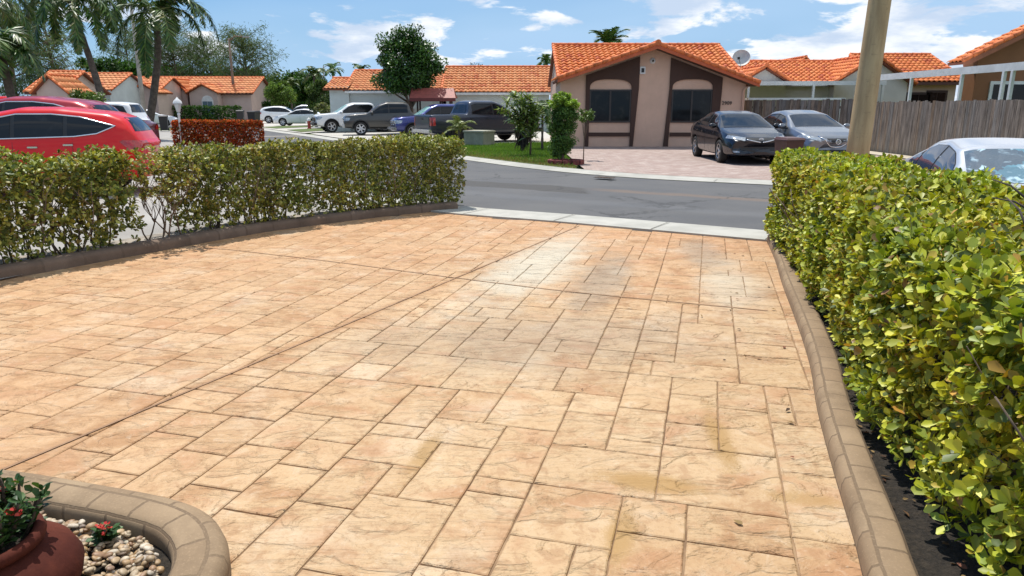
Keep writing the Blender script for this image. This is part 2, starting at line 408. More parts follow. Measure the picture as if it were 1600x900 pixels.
def joints(t_line, w0, w1, step, z, name):
    """narrow dark contraction joints across a gutter"""
    b = MB(); L = 0; nxt = step * .4
    a = offset_line(t_line, w0); c = offset_line(t_line, w1)
    for i in range(1, len(t_line)):
        seg = math.dist(t_line[i], t_line[i - 1]); 
        while L + seg > nxt:
            k = (nxt - L) / seg
            p = [a[i-1][0] + (a[i][0] - a[i-1][0]) * k, a[i-1][1] + (a[i][1] - a[i-1][1]) * k]; q = [c[i-1][0] + (c[i][0] - c[i-1][0]) * k, c[i-1][1] + (c[i][1] - c[i-1][1]) * k]
            tx, ty = (t_line[i][0] - t_line[i-1][0]) / seg * .007, (t_line[i][1] - t_line[i-1][1]) / seg * .007
            b.add([(p[0] - tx, p[1] - ty, z), (p[0] + tx, p[1] + ty, z), (q[0] + tx, q[1] + ty, z), (q[0] - tx, q[1] - ty, z)], [(0, 1, 2, 3)]); nxt += step
        L += seg
    o = b.build(name, simple('joint dirt', (.12, .11, .09), .95)); o['kind'] = 'structure'
band('near_gutter', NEAR, 0.0, .80, .012, .024, M_gutter)
joints(NEAR, .02, .79, 1.5, .0285, 'near_gutter_joints')
band('far_gutter', FAR, 0.0, -.62, .012, .05, M_gutter)
joints(FAR, -.02, -.6, 3.0, .036, 'far_gutter_joints')

# far side: paver drive in front of the house, concrete pads under the trucks, grass verge
M_paver = brick_uv_mat('pink clay pavers', (.34, .235, .20), (.47, .385, .34), (.26, .22, .19), .22, .11, .5, msize=.05, kind='Object', rot=R(4))
far2 = offset_line(FAR, -.60)
sel = [p for p in far2 if 1.75 <= p[0] <= 12.4]
sheet('paver_driveway', [(12.4, 30.2), (1.9, 30.2)] + [(1.9, sel[-1][1] + .1)] + sel[::-1][0:], .052, M_paver)
sheet('side_path', [(12.45, 30.0)] + [(12.45, 11.6), (13.25, 11.2), (13.25, 30.0)], .06, M_strip)
sheet('truck_pad', [(-12.5, 45.0), (-9.0, 38.3), (-5.0, 31.8), (-3.2, 31.0), (2.2, 33.5), (2.2, 49.9), (-12.5, 49.9)], .045, M_conc)
sheet('white_car_pad', [(-20.0, 58.2), (-16.5, 51.8), (-13.2, 46.2), (-12.7, 49.9), (-12.7, 90), (-34, 90), (-30, 72)], .04, M_conc)
sheet('verge_grass_strip', [(-16.3, 52.6), (-13.9, 48.0), (-13.0, 52.0), (-14.6, 58.0)], .065, M_grass)
sheet('verge_grass_patch', [(-21.0, 60.5), (-18.2, 56.2), (-16.6, 61.0), (-18.5, 66.0)], .065, M_grass)
verge = [(1.72, 19.0), (1.85, 30.4), (1.9, 33.3), (-2.9, 30.9), (-4.9, 31.6), (-6.9, 34.6)]
vl = [p for p in far2 if -6.9 <= p[0] <= 1.7 and p[1] < 36]
M_verge = ground_mat(); M_verge.name = 'verge grass'
sheet('verge_soil', verge + vl[::-1], .055, M_verge)
# near side left: the neighbour's concrete drive behind the hedge, right: the other neighbour's drive
sheet('neighbour_driveway', [(-40, 5.0), (-5.45, 5.3), (-3.7, 9.7), (-2.0, 11.7), (-3.6, 13.9), (-6.9, 19.9), (-10.9, 27.0), (-14.8, 34.5), (-19.4, 43.5), (-24.0, 52.0), (-60, 62)], .02, M_drive2)
sheet('right_neighbour_driveway', [(3.2, -4), (14, -4), (14, 3.0), (8.4, 5.6), (5.2, 7.4), (4.45, 7.7)], .02, M_drive2)
sheet('mulch_strip', [(-62, 118), (-38, 118), (-36, 124), (-62, 124)], .02, simple('reddish mulch', (.30, .17, .12), .95))

# ---- stamped concrete driveway: real stones with grooves between them
_a, _b = gnd(41, 719), gnd(905, 353); _k = -(_b.x - _a.x) / (_b.y - _a.y); RK = (_k, _a.x + _k * _a.y)
def stamped_mat():
    t = NT('stamped concrete'); p = t.coord(); rnd = t.attr('tone')
    sp = t.n('ShaderNodeSeparateColor'); t.l(rnd[0], sp.inputs[0]); r1, r2, r3 = sp.outputs
    off = t.n('ShaderNodeVectorMath', operation='MULTIPLY_ADD'); t.l(rnd[0], off.inputs[0]); off.inputs[1].default_value = (37, 53, 71); t.l(p, off.inputs[2])
    st = t.coord(vec=off.outputs[0], rot=(0, 0, R(28)), scale=(1.0, 1.9, 1))
    cleft = t.noise(2.6, 7, .56, st, dist=.7); cl2 = t.noise(3.9, 6, .55, t.coord(vec=off.outputs[0], loc=(5, 3, 1), rot=(0, 0, R(-20)), scale=(1, 1.5, 1)), dist=.6)
    terr = t.math('ADD', t.math('MULTIPLY', t.step(cleft, .48, .56), .5), t.math('MULTIPLY', t.step(cl2, .54, .62), .5))
    streak = t.noise(4.0, 5, .6, t.coord(vec=off.outputs[0], rot=(0, 0, R(-35)), scale=(1, 7, 1)), dist=.5)
    terr = t.math('ADD', terr, t.math('MULTIPLY', t.math('MULTIPLY', streak, 1.2), t.step(r3, .45, .65)))
    edge = t.math('MAXIMUM', t.math('MULTIPLY', t.step(cleft, .485, .503), t.step(cleft, .528, .508)), t.math('MULTIPLY', t.step(cl2, .548, .563), t.step(cl2, .59, .57)))
    xyz = t.n('ShaderNodeSeparateXYZ'); t.l(p, xyz.inputs[0])
    big = t.noise(.55, 5, .6, t.coord(loc=(3, 5, 0))); mid = t.noise(2.4, 6, .62, off.outputs[0], dist=.4); fine = t.noise(70, 5, .75, p); grit = t.noise(95, 4, .85, p)
    far = t.step(t.math('ADD', xyz.outputs[1], t.math('MULTIPLY', t.math('SUBTRACT', big, .5), 7)), 4.0, 9.5)
    left = t.step(t.math('ADD', xyz.outputs[0], t.math('MULTIPLY', t.math('SUBTRACT', big, .5), 3)), -.2, -3.2)
    fl = t.math('MAXIMUM', far, t.math('MULTIPLY', left, .6))
    base = t.mix(fl, (.485, .325, .175), (.475, .262, .125))
    base = t.mix(t.math('MULTIPLY', t.step(r1, .0, 1.0), .5), base, t.mix(r2, (.54, .39, .23), (.40, .24, .118)))
    blot = t.step(mid, .50, .68)
    base = t.mix(t.math('MULTIPLY', blot, .72), base, (.33, .17, .075))
    pale = t.step(t.noise(1.7, 5, .6, t.coord(loc=(9, 2, 0))), .50, .72)
    base = t.mix(t.math('MULTIPLY', pale, .5), base, (.57, .46, .33))
    base = t.mix(t.math('MULTIPLY', edge, t.step(mid, .50, .64, .0, .16)), base, (.26, .13, .06))
    body_ = t.math('MULTIPLY', t.step(cleft, .51, .60), t.step(mid, .40, .56)); base = t.mix(t.math('MULTIPLY', body_, .45), base, (.40, .20, .10))
    spk = t.noise(42, 4, .8, p); base = t.mix(t.math('MULTIPLY', t.step(spk, .54, .64), .42), base, (.28, .155, .075)); base = t.mix(t.math('MULTIPLY', t.step(spk, .42, .30), .30), base, (.64, .53, .40))
    mott = t.noise(11, 6, .7, off.outputs[0], dist=.6); base = t.mix(t.math('MULTIPLY', t.step(mott, .50, .64), .55), base, (.33, .18, .085)); base = t.mix(t.math('MULTIPLY', t.step(mott, .46, .30), .35), base, (.60, .47, .33))
    pits = t.step(t.noise(26, 4, .7, off.outputs[0]), .66, .74)
    base = t.mix(t.math('MULTIPLY', pits, .35), base, (.26, .17, .11))
    # worn pale tracks and grey tyre haze near the street
    def blob(cx, cy, sx, sy, rot, soft=.8):
        m = t.coord(loc=(0, 0, 0), rot=(0, 0, 0)); q = t.n('ShaderNodeMapping', vector_type='TEXTURE'); q.inputs['Location'].default_value = (cx, cy, 0); q.inputs['Rotation'].default_value = (0, 0, rot); q.inputs['Scale'].default_value = (sx, sy, 1)
        t.l(p, q.inputs[0]); ln = t.n('ShaderNodeVectorMath', operation='LENGTH'); wv = t.n('ShaderNodeVectorMath', operation='MULTIPLY'); t.l(q.outputs[0], wv.inputs[0]); wv.inputs[1].default_value = (1, 1, 0); t.l(wv.outputs[0], ln.inputs[0])
        return t.step(t.math('ADD', ln.outputs['Value'], t.math('MULTIPLY', t.math('SUBTRACT', t.noise(2.6, 5, .65, p), .5), 1.1)), 1.0, 1.0 - soft)
    track = t.math('MAXIMUM', t.math('MULTIPLY', blob(.30, 7.5, .62, 2.6, R(-16)), .8), t.math('MULTIPLY', blob(2.05, 6.5, .45, 1.5, R(-14)), .5))
    base = t.mix(track, base, (.50, .46, .36))
    haze = t.math('MAXIMUM', blob(.9, 6.8, .38, 1.9, R(-14)), t.math('MULTIPLY', blob(2.2, 8.0, .35, 1.3, R(-10)), .9))
    haze = t.math('MAXIMUM', haze, t.math('MULTIPLY', blob(.2, 4.9, 1.9, 1.0, R(5)), .75))
    base = t.mix(t.math('MULTIPLY', haze, .55), base, (.235, .20, .155))
    base = t.mix(t.math('MULTIPLY', t.step(fine, .52, .78), .30), base, (.60, .49, .35))
    rb_ = t.math('ABSOLUTE', t.math('SUBTRACT', t.math('ADD', xyz.outputs[0], t.math('MULTIPLY', xyz.outputs[1], RK[0])), RK[1])); rbn = t.math('ADD', rb_, t.math('MULTIPLY', t.math('SUBTRACT', t.noise(3, 5, .6, p), .5), .14)); base = t.mix(t.math('MULTIPLY', t.step(rbn, .11, .015), t.math('MULTIPLY', t.step(xyz.outputs[1], 9.6, 5.0), .55)), base, (.33, .165, .065))
    # loose sand spilt in a few places
    sand = t.math('MAXIMUM', blob(-.42, 3.15, .10, .42, R(-12), .9), t.math('MAXIMUM', blob(.62, 2.85, .42, .13, R(-14), .9), t.math('MAXIMUM', blob(.42, 2.45, .10, .35, R(-14), .9), blob(1.05, 3.3, .10, .7, R(-6), .9))))
    sand = t.math('MAXIMUM', sand, t.math('MULTIPLY', blob(1.25, 2.72, .4, .12, R(-14), .9), .8))
    sandm = t.math('MULTIPLY', sand, t.step(t.math('ADD', grit, t.math('MULTIPLY', sand, .24)), .575, .60))
    base = t.mix(t.math('MULTIPLY', sandm, .9), base, (.36, .215, .08))
    t.set(Base_Color=base, Roughness=t.step(mid, .3, .7, .62, .85))
    t.b.inputs['Specular IOR Level'].default_value = .35
    h = t.math('ADD', terr, t.math('MULTIPLY', mid, .6)); h = t.math('ADD', h, t.math('MULTIPLY', fine, .10))
    t.bump(h, 1.0, .015); return t.m
M_stamp = stamped_mat()
GA = math.atan2(310, 1145)
eu = Vector((math.cos(GA), -math.sin(GA))); ev = Vector((math.sin(GA), math.cos(GA)))
def left_x(y):  # centre of the left border at depth y
    return np.interp(y, [-2, 4.4, 6.7, 9.3, 10.7, 11.7], [-8.2, -6.3, -4.95, -3.4, -1.95, -.75])
def right_x(y):
    return np.interp(y, [-2, 2.2, 3.3, 4.7, 6.6, 8.75, 9.3], [1.1, 1.3, 1.6, 2.03, 2.58, 3.16, 3.3])
NEARX = (lambda P: ([p[0] for p in P], [p[1] for p in P]))(sorted(p for p in NEAR))
def drive():
    U = .134; nu, nv = 103, 105; u0, v0 = -9.5, .5
    occ = np.zeros((nu, nv), bool); stones = []
    sizes = [((4, 4), 3), ((4, 3), 3), ((3, 4), 3), ((3, 3), 4), ((3, 2), 5), ((2, 3), 6), ((2, 2), 6), ((4, 2), 3), ((2, 4), 4), ((2, 1), 2), ((1, 2), 2)]
    rr = random.Random(5)
    for j in range(nv):
        for i in range(nu):
            if occ[i, j]: continue
            w = [s for s in sizes for _ in range(s[1])]; rr.shuffle(w); done = False
            for (a, b), _ in w:
                if i + a > nu or j + b > nv or occ[i:i + a, j:j + b].any(): continue
                # avoid one-wide leftovers
                if i + a < nu and not occ[i + a, j] and (i + a + 1 >= nu or occ[i + a + 1, j]): continue
                occ[i:i + a, j:j + b] = True; stones.append((i, j, a, b)); done = True; break
            if not done:
                a = 1
                while i + a < nu and not occ[i + a, j] and a < 2: a += 1
                b = 2 if j + 1 < nv and not occ[i:i + a, j + 1].any() else 1
                occ[i:i + a, j:j + b] = True; stones.append((i, j, a, b))
    vs = []; fs = []; cols = []; g = .0034; z0 = -.011
    for (i, j, a, b) in stones:
        cu, cv = u0 + (i + a / 2) * U, v0 + (j + b / 2) * U; c = eu * cu + ev * cv
        if c.y < .8 or c.y > 12.6 or c.x < left_x(c.y) - .5 or c.x > right_x(c.y) + .45: continue
        if c.y > float(np.interp(c.x, *NEARX)) - .78: continue
        g = rr.choice((.0014, .0022, .0028, .0034)); hu, hv = a * U / 2 - g, b * U / 2 - g
        col = (rr.random(), rr.random(), rr.random(), 1); tilt = (rr.uniform(-.0012, .0012), rr.uniform(-.0012, .0012))
        o = len(vs); ring = []
        nseg = max(2, a * 2), max(2, b * 2)
        def outline(hu, hv):
            pts = []
            for k in range(nseg[0]): pts.append((-hu + 2 * hu * k / nseg[0], -hv))
            for k in range(nseg[1]): pts.append((hu, -hv + 2 * hv * k / nseg[1]))
            for k in range(nseg[0]): pts.append((hu - 2 * hu * k / nseg[0], hv))
            for k in range(nseg[1]): pts.append((-hu, hv - 2 * hv * k / nseg[1]))
            return pts
        A = outline(hu, hv); n = len(A)
        jit = [(rr.uniform(-.0022, .0022), rr.uniform(-.0022, .0022)) for _ in A]
        for lvl, (ins, z) in enumerate(((0, z0), (.0015, -.004), (.007, 0))):
            for k, (x, y) in enumerate(A):
                sx = x * (hu - ins) / hu + jit[k][0]; sy = y * (hv - ins) / hv + jit[k][1]
                q = eu * (cu + sx) + ev * (cv + sy); vs.append((q.x, q.y, z + (tilt[0] * sx + tilt[1] * sy) * 4 * (lvl > 0))); cols.append(col)
        for lvl in range(2):
            for k in range(n):
                k2 = (k + 1) % n; fs.append((o + lvl * n + k, o + lvl * n + k2, o + (lvl + 1) * n + k2, o + (lvl + 1) * n + k))
        fs.append([o + 2 * n + k for k in range(n)])
    me = bpy.data.meshes.new('driveway'); me.from_pydata(vs, [], fs); a_ = me.attributes.new('tone', 'FLOAT_COLOR', 'POINT'); a_.data.foreach_set('color', np.array(cols, 'f').ravel())
    me.materials.append(M_stamp); me.update(); o = link('driveway', me); o['kind'] = 'structure'
drive()
t = NT('grout'); t.set(Base_Color=t.mix(t.step(t.noise(2.0, 5, .6), .35, .65), (.14, .08, .04), (.33, .215, .12)), Roughness=.95)
sheet('driveway_bed', [(-9.5, .5), (2.0, .5), (3.6, 9.2), (-.9, 12.05), (-2.0, 12.0), (-9.5, 5.5)], -.0085, t.m)
# caulked control joints that cut across the pattern
t = NT('joint caulk'); t.set(Base_Color=t.mix(t.step(t.noise(7, 4, .6), .3, .7), (.20, .105, .05), (.33, .19, .10)), Roughness=.8)
def caulk(pts, w, name):
    b = MB(); a = offset_line(pts, w / 2); c = offset_line(pts, -w / 2); n = len(pts)
    b.add([(x, y, .0045) for x, y in a] + [(x, y, .0045) for x, y in c], [(i, n + i, n + i + 1, i + 1) for i in range(n - 1)])
    o = b.build(name, t.m); o['kind'] = 'structure'
J1 = [tuple(gnd(x, y)[:2]) for x, y in ((-120, 787), (905, 353))]
J2 = [tuple(gnd(x, y)[:2]) for x, y in ((300, 385), (400, 395), (550, 413), (700, 433), (900, 457), (1200, 486))]
caulk(smooth_line(J1, 14), .018, 'control_joint'); caulk(smooth_line(J2, 8), .016, 'control_joint')

# ---- stamped kerb edging (things: each run of kerb)
M_kerb = brick_uv_mat('stamped kerb', (.255, .172, .098), (.33, .235, .14), (.15, .10, .058), .21, .115, .45, msize=.035)
M_kerbL = brick_uv_mat('brown kerb', (.16, .108, .075), (.21, .15, .11), (.13, .09, .062), .42, .3, .3, msize=.035)
def kprof(w, h): return [(-w / 2, -.02), (-w / 2, h * .55), (-w * .44, h * .82), (-w * .30, h * .96), (0, h), (w * .30, h * .97), (w * .44, h * .84), (w / 2, h * .5), (w / 2, -.02)]
RB = smooth_line([(1.05, 1.0), (1.28, 2.0), (1.40, 2.4), (1.56, 2.95), (1.76, 3.6), (2.02, 4.35), (2.30, 5.3), (2.62, 6.45), (2.96, 7.6), (3.26, 8.72)], 5)
o = sweep('garden_kerb', RB, [(a, h) for a, h in kprof(.165, .10)], M_kerb)
tag(o, 'tan brick-stamped kerb curving along the bed of the right hedge', 'kerb')
LB = smooth_line([(-7.4, 3.5), (-6.1, 5.1), (-5.02, 6.78), (-4.45, 7.75), (-3.5, 9.35), (-2.75, 10.2), (-1.95, 10.98), (-1.3, 11.45), (-.95, 11.68)], 5)
o = sweep('garden_kerb', LB, kprof(.24, .12), M_kerbL)
tag(o, 'dark brown rounded kerb under the left hedge row', 'kerb')
PB = smooth_line([(-3.3, 2.74), (-2.7, 2.80), (-2.2, 2.72), (-1.75, 2.60), (-1.40, 2.49), (-1.21, 2.37), (-1.10, 2.19), (-1.07, 1.95), (-1.08, 1.6), (-1.1, 1.2)], 7)
o = sweep('garden_kerb', PB, kprof(.19, .105), M_kerb)
tag(o, 'tan stamped kerb bending round the pebble bed with the clay pot', 'kerb')
# beds
t = NT('dark bed soil'); n_ = t.noise(30, 6, .75); t.set(Base_Color=t.mix(t.step(n_, .35, .7), (.018, .014, .010), (.060, .045, .030)), Roughness=.98); t.bump(n_, .9, .04)
M_soil = t.m
inn = offset_line(RB, -.06)
sheet('hedge_bed_soil', inn + [(4.5, 8.5), (3.75, 5.0), (3.2, 1.0)], -.02, M_soil, .035)
inn = offset_line(LB, .05); out = offset_line(LB, .75)
sheet('left_bed_soil', inn + out[::-1], -.02, simple('sandy bed soil', (.30, .26, .21), .95, var=.35, scale=9, bump=.6), .045)
sheet('pebble_bed_soil', offset_line(PB, -.05) + [(-3.3, 1.2)], -.02, M_soil, .02)
# white edging strip just inside the pebble bed
o = sweep('bed_liner', smooth_line([(p[0], p[1]) for p in offset_line(PB, -.155)], 1), [(-.011, 0), (-.011, .05), (.0, .055), (.011, .05), (.011, 0)], simple('chalky white plastic', (.42, .38, .30), .8, var=.25, scale=12))
tag(o, 'chalky white edging strip inside the kerb of the pebble bed', 'edging strip')

# ================================================================== HEDGES AND NEAR PLANTS
M_leaf = leafmat('glossy leaf', .46, .22, .36)
M_leafd = leafmat('dull leaf', .62, .30, .2)
M_bark = simple('grey twig bark', (.16, .12, .09), .9, var=.3, scale=25)
COCO = [(.44, .46, .032), (.24, .30, .028), (.64, .62, .08), (.52, .30, .06), (.08, .115, .020), (.24, .12, .04)]
def hedge(name, label, centre, hw, z0, z1, dens, k, L, wts, bare=0.0, shape='kite', depth=.16, seed=0.0, cols=COCO, group=None, mat=None, lmp=.05, nstem=60, spread=(25, 80), cat='hedge', asp=.62, holes=0.0):
    """hedge along a ground line; hw may vary along it"""
    root = thing(name, label, cat, (centre[len(centre)//2][0], centre[len(centre)//2][1], 0), 0, group)
    P = np.array([(p[0], p[1]) for p in centre]); seg = np.linalg.norm(np.diff(P, axis=0), axis=1); cum = np.concatenate([[0], np.cumsum(seg)]); Lt = cum[-1]
    hwf = lambda u: np.interp(u, np.linspace(0, 1, len(hw)), hw) if hasattr(hw, '__len__') else np.full(len(u), hw)
    H = z1 - z0; per = 2 * H + 2 * np.mean(hw); N = int(dens * per * (Lt + 2 * np.mean(hw)))
    # superellipse section, angle chosen evenly along the perimeter
    s = rng.random(N) * per; w_ = np.mean(hw)
    yl = np.where(s < H, -1.0, np.where(s < H + 2 * w_, (s - H) / w_ - 1, 1.0)); zl = np.where(s < H, s / H, np.where(s < H + 2 * w_, 1.0, (per - s) / H))
    # round the top shoulders
    r = .16; cornr = np.clip((zl * H - (H - r)) / r, 0, 1); yl = yl * (1 - .16 * cornr ** 2 * (np.abs(yl) > .98))
    zdrop = np.clip((np.abs(yl) * w_ - (w_ - r)) / r, 0, 1) ** 2 * r * .45 * (zl >= .99)
    u = rng.uniform(-w_ * .9, Lt + w_ * .9, N); uc = np.clip(u, 0, Lt); over = np.abs(u - uc) / (w_ * .9)
    px = np.interp(uc, cum, P[:, 0]); py = np.interp(uc, cum, P[:, 1])
    tx = np.gradient(P[:, 0], cum); ty = np.gradient(P[:, 1], cum); tx = np.interp(uc, cum, tx); ty = np.interp(uc, cum, ty)
    T = unit(np.stack([tx, ty], 1)); Nn = np.stack([-T[:, 1], T[:, 0]], 1)
    hws = hwf(uc / Lt) * np.sqrt(np.clip(1 - over ** 3, .0, 1))
    dpt = rng.exponential(depth, N)
    side = np.abs(yl) > .98
    pos = np.stack([px, py, z0 + zl * H - zdrop], 1)
    out = np.zeros((N, 3)); out[:, :2] = Nn * np.where(side, np.sign(yl), yl * .35)[:, None] + T * (np.sign(u - uc) * over)[:, None]; out[:, 2] = np.where(side, .25, 1.0)
    out = unit(out)
    pos[:, :2] += Nn * (yl * hws)[:, None] + T * (u - uc)[:, None]
    pos += out * (lump(pos, 3.2, seed) * lmp + lump(pos, 9.0, seed + 1) * lmp * .5)[:, None]
    pos -= out * dpt[:, None]
    keep = pos[:, 2] > .05
    if bare: keep &= rng.random(N) < np.clip((pos[:, 2] - z0 + .08 + lump(pos, 5, seed) * .10) / bare, .06, 1)
    if holes: keep &= (lump(pos, 4.1, seed + 7) > -1 + holes) | (rng.random(N) < .25)
    pos = pos[keep]; out = out[keep]
    ax = unit(out + np.array([0, 0, .55]) + rng.normal(size=pos.shape) * .35)
    C, d, n = rosettes(pos, ax, k, L, spread)
    Ls = L * rng.uniform(.42, 1.3, len(C)); col = tones(len(C), cols, wts)
    patch = lump(C, 1.9, seed + 4)[:, None]; col = np.clip(col * (1 + .22 * patch), 0, 1); col[:, 0:1] *= (1 + .15 * lump(C, 3.3, seed + 9)[:, None])
    loc = np.array(root.location)
    leaves('foliage', C - loc, d, n, Ls, Ls * asp * rng.uniform(.7, 1.15, len(C)), col, mat or M_leaf, root, shape)
    b = MB(); rr = random.Random(int(seed * 10) + 3)
    for _ in range(nstem):
        uu = rr.uniform(0, Lt); x = np.interp(uu, cum, P[:, 0]); y = np.interp(uu, cum, P[:, 1]); h0 = rr.uniform(-.5, .5)
        t_ = np.array([np.interp(uu, cum, np.gradient(P[:, 0], cum)), np.interp(uu, cum, np.gradient(P[:, 1], cum))]); nn = np.array([-t_[1], t_[0]])
        w0 = float(hwf(np.array([uu / Lt]))[0]); p = Vector((x + nn[0] * h0 * w0, y + nn[1] * h0 * w0, 0)); pts = [p.copy()]; q = p.copy()
        lean = Vector((nn[0] * h0 + rr.uniform(-.3, .3), nn[1] * h0 + rr.uniform(-.3, .3), 1)).normalized()
        nS = 6
        for i in range(nS):
            q = q + (lean + Vector((rr.uniform(-.35, .35), rr.uniform(-.35, .35), 0))) * (z1 - .1) / nS; pts.append(q.copy())
        r0 = rr.uniform(.006, .013); pts = [p_ - root.location for p_ in pts]
        b.tube(pts, [r0 * (1 - .12 * i) for i in range(len(pts))], 5)
        for i in (2, 3, 4):
            e = pts[i] + Vector((rr.uniform(-.22, .22), rr.uniform(-.22, .22), rr.uniform(.05, .25))); b.tube([pts[i], (pts[i] + e) / 2 + Vector((0, 0, -.02)), e], [r0 * .6, r0 * .45, r0 * .25], 4)
    b.build('branches', M_bark, root)
    return root
cen = smooth_line([(2.28, .9), (2.31, 2.0), (2.46, 3.0), (2.76, 4.2), (3.06, 5.4), (3.36, 6.6), (3.56, 7.5), (3.72, 8.35)], 4)
hedge('clipped_hedge', 'big yellow-green clipped hedge filling the right side beside the tan kerb', cen, [.78, .78, .74, .69, .66, .64, .64, .63], .10, 1.07, 720, 7, .053,
      [5.0, 4.2, 3.0, .8, 3.8, .6], shape='obovate', depth=.085, seed=1.0, bare=.25, nstem=90, lmp=.06, spread=(15, 95))
LC = offset_line(LB, .40); LCn = np.array(LC)
def part_of(y0, y1): return [(x, y) for x, y in LC if y0 <= y <= y1]
OLIVE = [(.36, .34, .055), (.16, .19, .035), (.55, .55, .12), (.38, .25, .08), (.07, .10, .022), (.24, .13, .06)]
dense = smooth_line(LC, 4)
LC = dense
hedge('clipped_hedge', 'sparse olive hedge clump at the left edge in front of the red cars', part_of(4.6, 8.15), .40, .10, 1.13, 560, 6, .054, [5, 6, 2.6, 1.2, 4.5, .9], bare=.34, shape='obovate', depth=.12, seed=2.0, cols=OLIVE, group='hedge clumps along the brown kerb', nstem=70, holes=.12, lmp=.12)
hedge('clipped_hedge', 'middle olive hedge clump between the twiggy gap and the street end', part_of(9.15, 10.25), .42, .10, 1.13, 640, 6, .052, [5, 6, 2.6, 1.2, 4.5, .9], bare=.25, depth=.13, seed=3.0, cols=OLIVE, group='hedge clumps along the brown kerb', nstem=40, holes=.05, lmp=.12)
hedge('clipped_hedge', 'squared olive hedge clump at the street end of the brown kerb', part_of(10.75, 12.0), .42, .08, 1.14, 700, 6, .049, [4, 6, 3.2, 1.2, 4.5, .9], bare=.16, depth=.13, seed=4.0, cols=OLIVE, group='hedge clumps along the brown kerb', nstem=34, lmp=.07)
# thin dying shrub in the gap
def twiggy(loc, seed):
    rr = random.Random(seed); root = thing('sparse_shrub', 'thin half-bare shrub with brown twigs in the gap of the left hedge', 'shrub', loc); b = MB(); tips = []
    def grow(p, d, L, r, dep):
        pts = [p]; q = p
        for i in range(4):
            d = (d + Vector((rr.uniform(-.3, .3), rr.uniform(-.3, .3), rr.uniform(-.05, .15)))).normalized(); q = q + d * L / 4; pts.append(q)
        b.tube(pts, [r, r * .85, r * .7, r * .55, r * .4], 5)
        if dep == 0: tips.extend([(pts[-1], d), (pts[3], d)]); return
        for _ in range(3): grow(pts[rr.choice((2, 3, 4))], (d + Vector((rr.uniform(-.8, .8), rr.uniform(-.8, .8), rr.uniform(-.1, .6)))).normalized(), L * .62, r * .6, dep - 1)
    for k in range(7): grow(Vector((rr.uniform(-.22, .22), rr.uniform(-.1, .2), 0)), Vector((rr.uniform(-.6, .6), rr.uniform(-.4, .5), 1)).normalized(), .50, .011, 3)
    b.build('branches', simple('brown twig', (.17, .11, .07), .9, var=.3), root)
    e_ = [(Vector((rr.uniform(-.45, .55) * .62, rr.uniform(-.45, .55), rr.uniform(.80, 1.12))), Vector((rr.uniform(-.5, .5), rr.uniform(-.5, .5), 1))) for _ in range(230)]; tips = tips + e_
    tp = np.array([t_[0] for t_ in tips]); td = np.array([t_[1] for t_ in tips]); i = rng.random(len(tp)) < .62; C, d, n = rosettes(tp[i], td[i], 5, .05)
    leaves('foliage', C, d, n, .045, .03, tones(len(C), OLIVE, [5, 5, 3, 2, 2, 2.5]), M_leaf, root, 'obovate')
twiggy((-4.28, 8.55, .03), 4)
# bare snapped branch lying on top of the right hedge
def bare_branch():
    p = [(2.25, 3.02, 1.02), (2.36, 3.22, 1.08), (2.52, 3.42, 1.13), (2.62, 3.62, 1.17), (2.82, 3.78, 1.18)]; b = MB(); o = Vector(p[0])
    q = [Vector(x) - o for x in p]; b.tube(q, [.007, .011, .013, .010, .006], 6)
    for i, e in ((1, (.02, .2, .12)), (2, (.22, .02, .09)), (3, (-.06, .2, .08)), (2, (-.1, .16, .05))):
        e = q[i] + Vector(e); b.tube([q[i], (q[i] + e) / 2 + Vector((.01, 0, .015)), e], [.007, .005, .003], 5)
    ob = b.build('broken_branch', simple('dark dead bark', (.05, .038, .032), .95, var=.3)); ob.location = o
    tag(ob, 'dark broken branch lying bare on the top of the right hedge', 'branch')
bare_branch()
# fallen leaves
def litter():
    N = 26; y = rng.uniform(2.4, 8.5, N); x = np.array([right_x(v) for v in y]) - np.abs(rng.exponential(.25, N)) - .12
    N2 = 150; y2 = rng.uniform(1.8, 8, N2); x2 = np.array([right_x(v) for v in y2]) + rng.uniform(.14, .45, N2)
    N3 = 26; y3 = rng.uniform(3, 10, N3); x3 = rng.uniform(-3, 2, N3)
    ok3 = np.array([left_x(a) + .3 < b for a, b in zip(y3, x3)]); x3, y3 = x3[ok3], y3[ok3]
    P = np.concatenate([np.stack([x, y, np.full(N, .008)], 1), np.stack([x2, y2, np.full(N2, .045)], 1), np.stack([x3, y3, np.full(len(x3), .008)], 1)])
    d = rng.normal(size=P.shape); d[:, 2] *= .12; n = np.tile([0, 0, 1.0], (len(P), 1)) + rng.normal(size=P.shape) * .25
    L = rng.uniform(.012, .045, len(P)); L[N + N2:] *= .55
    o = leaves('fallen_leaves', P, d, n, L, L * .55, tones(len(P), [(.16, .09, .045), (.30, .20, .08), (.07, .04, .025), (.25, .10, .06)], [4, 2, 3, 1]), M_leafd, None, 'obovate'); o['kind'] = 'stuff'
litter()
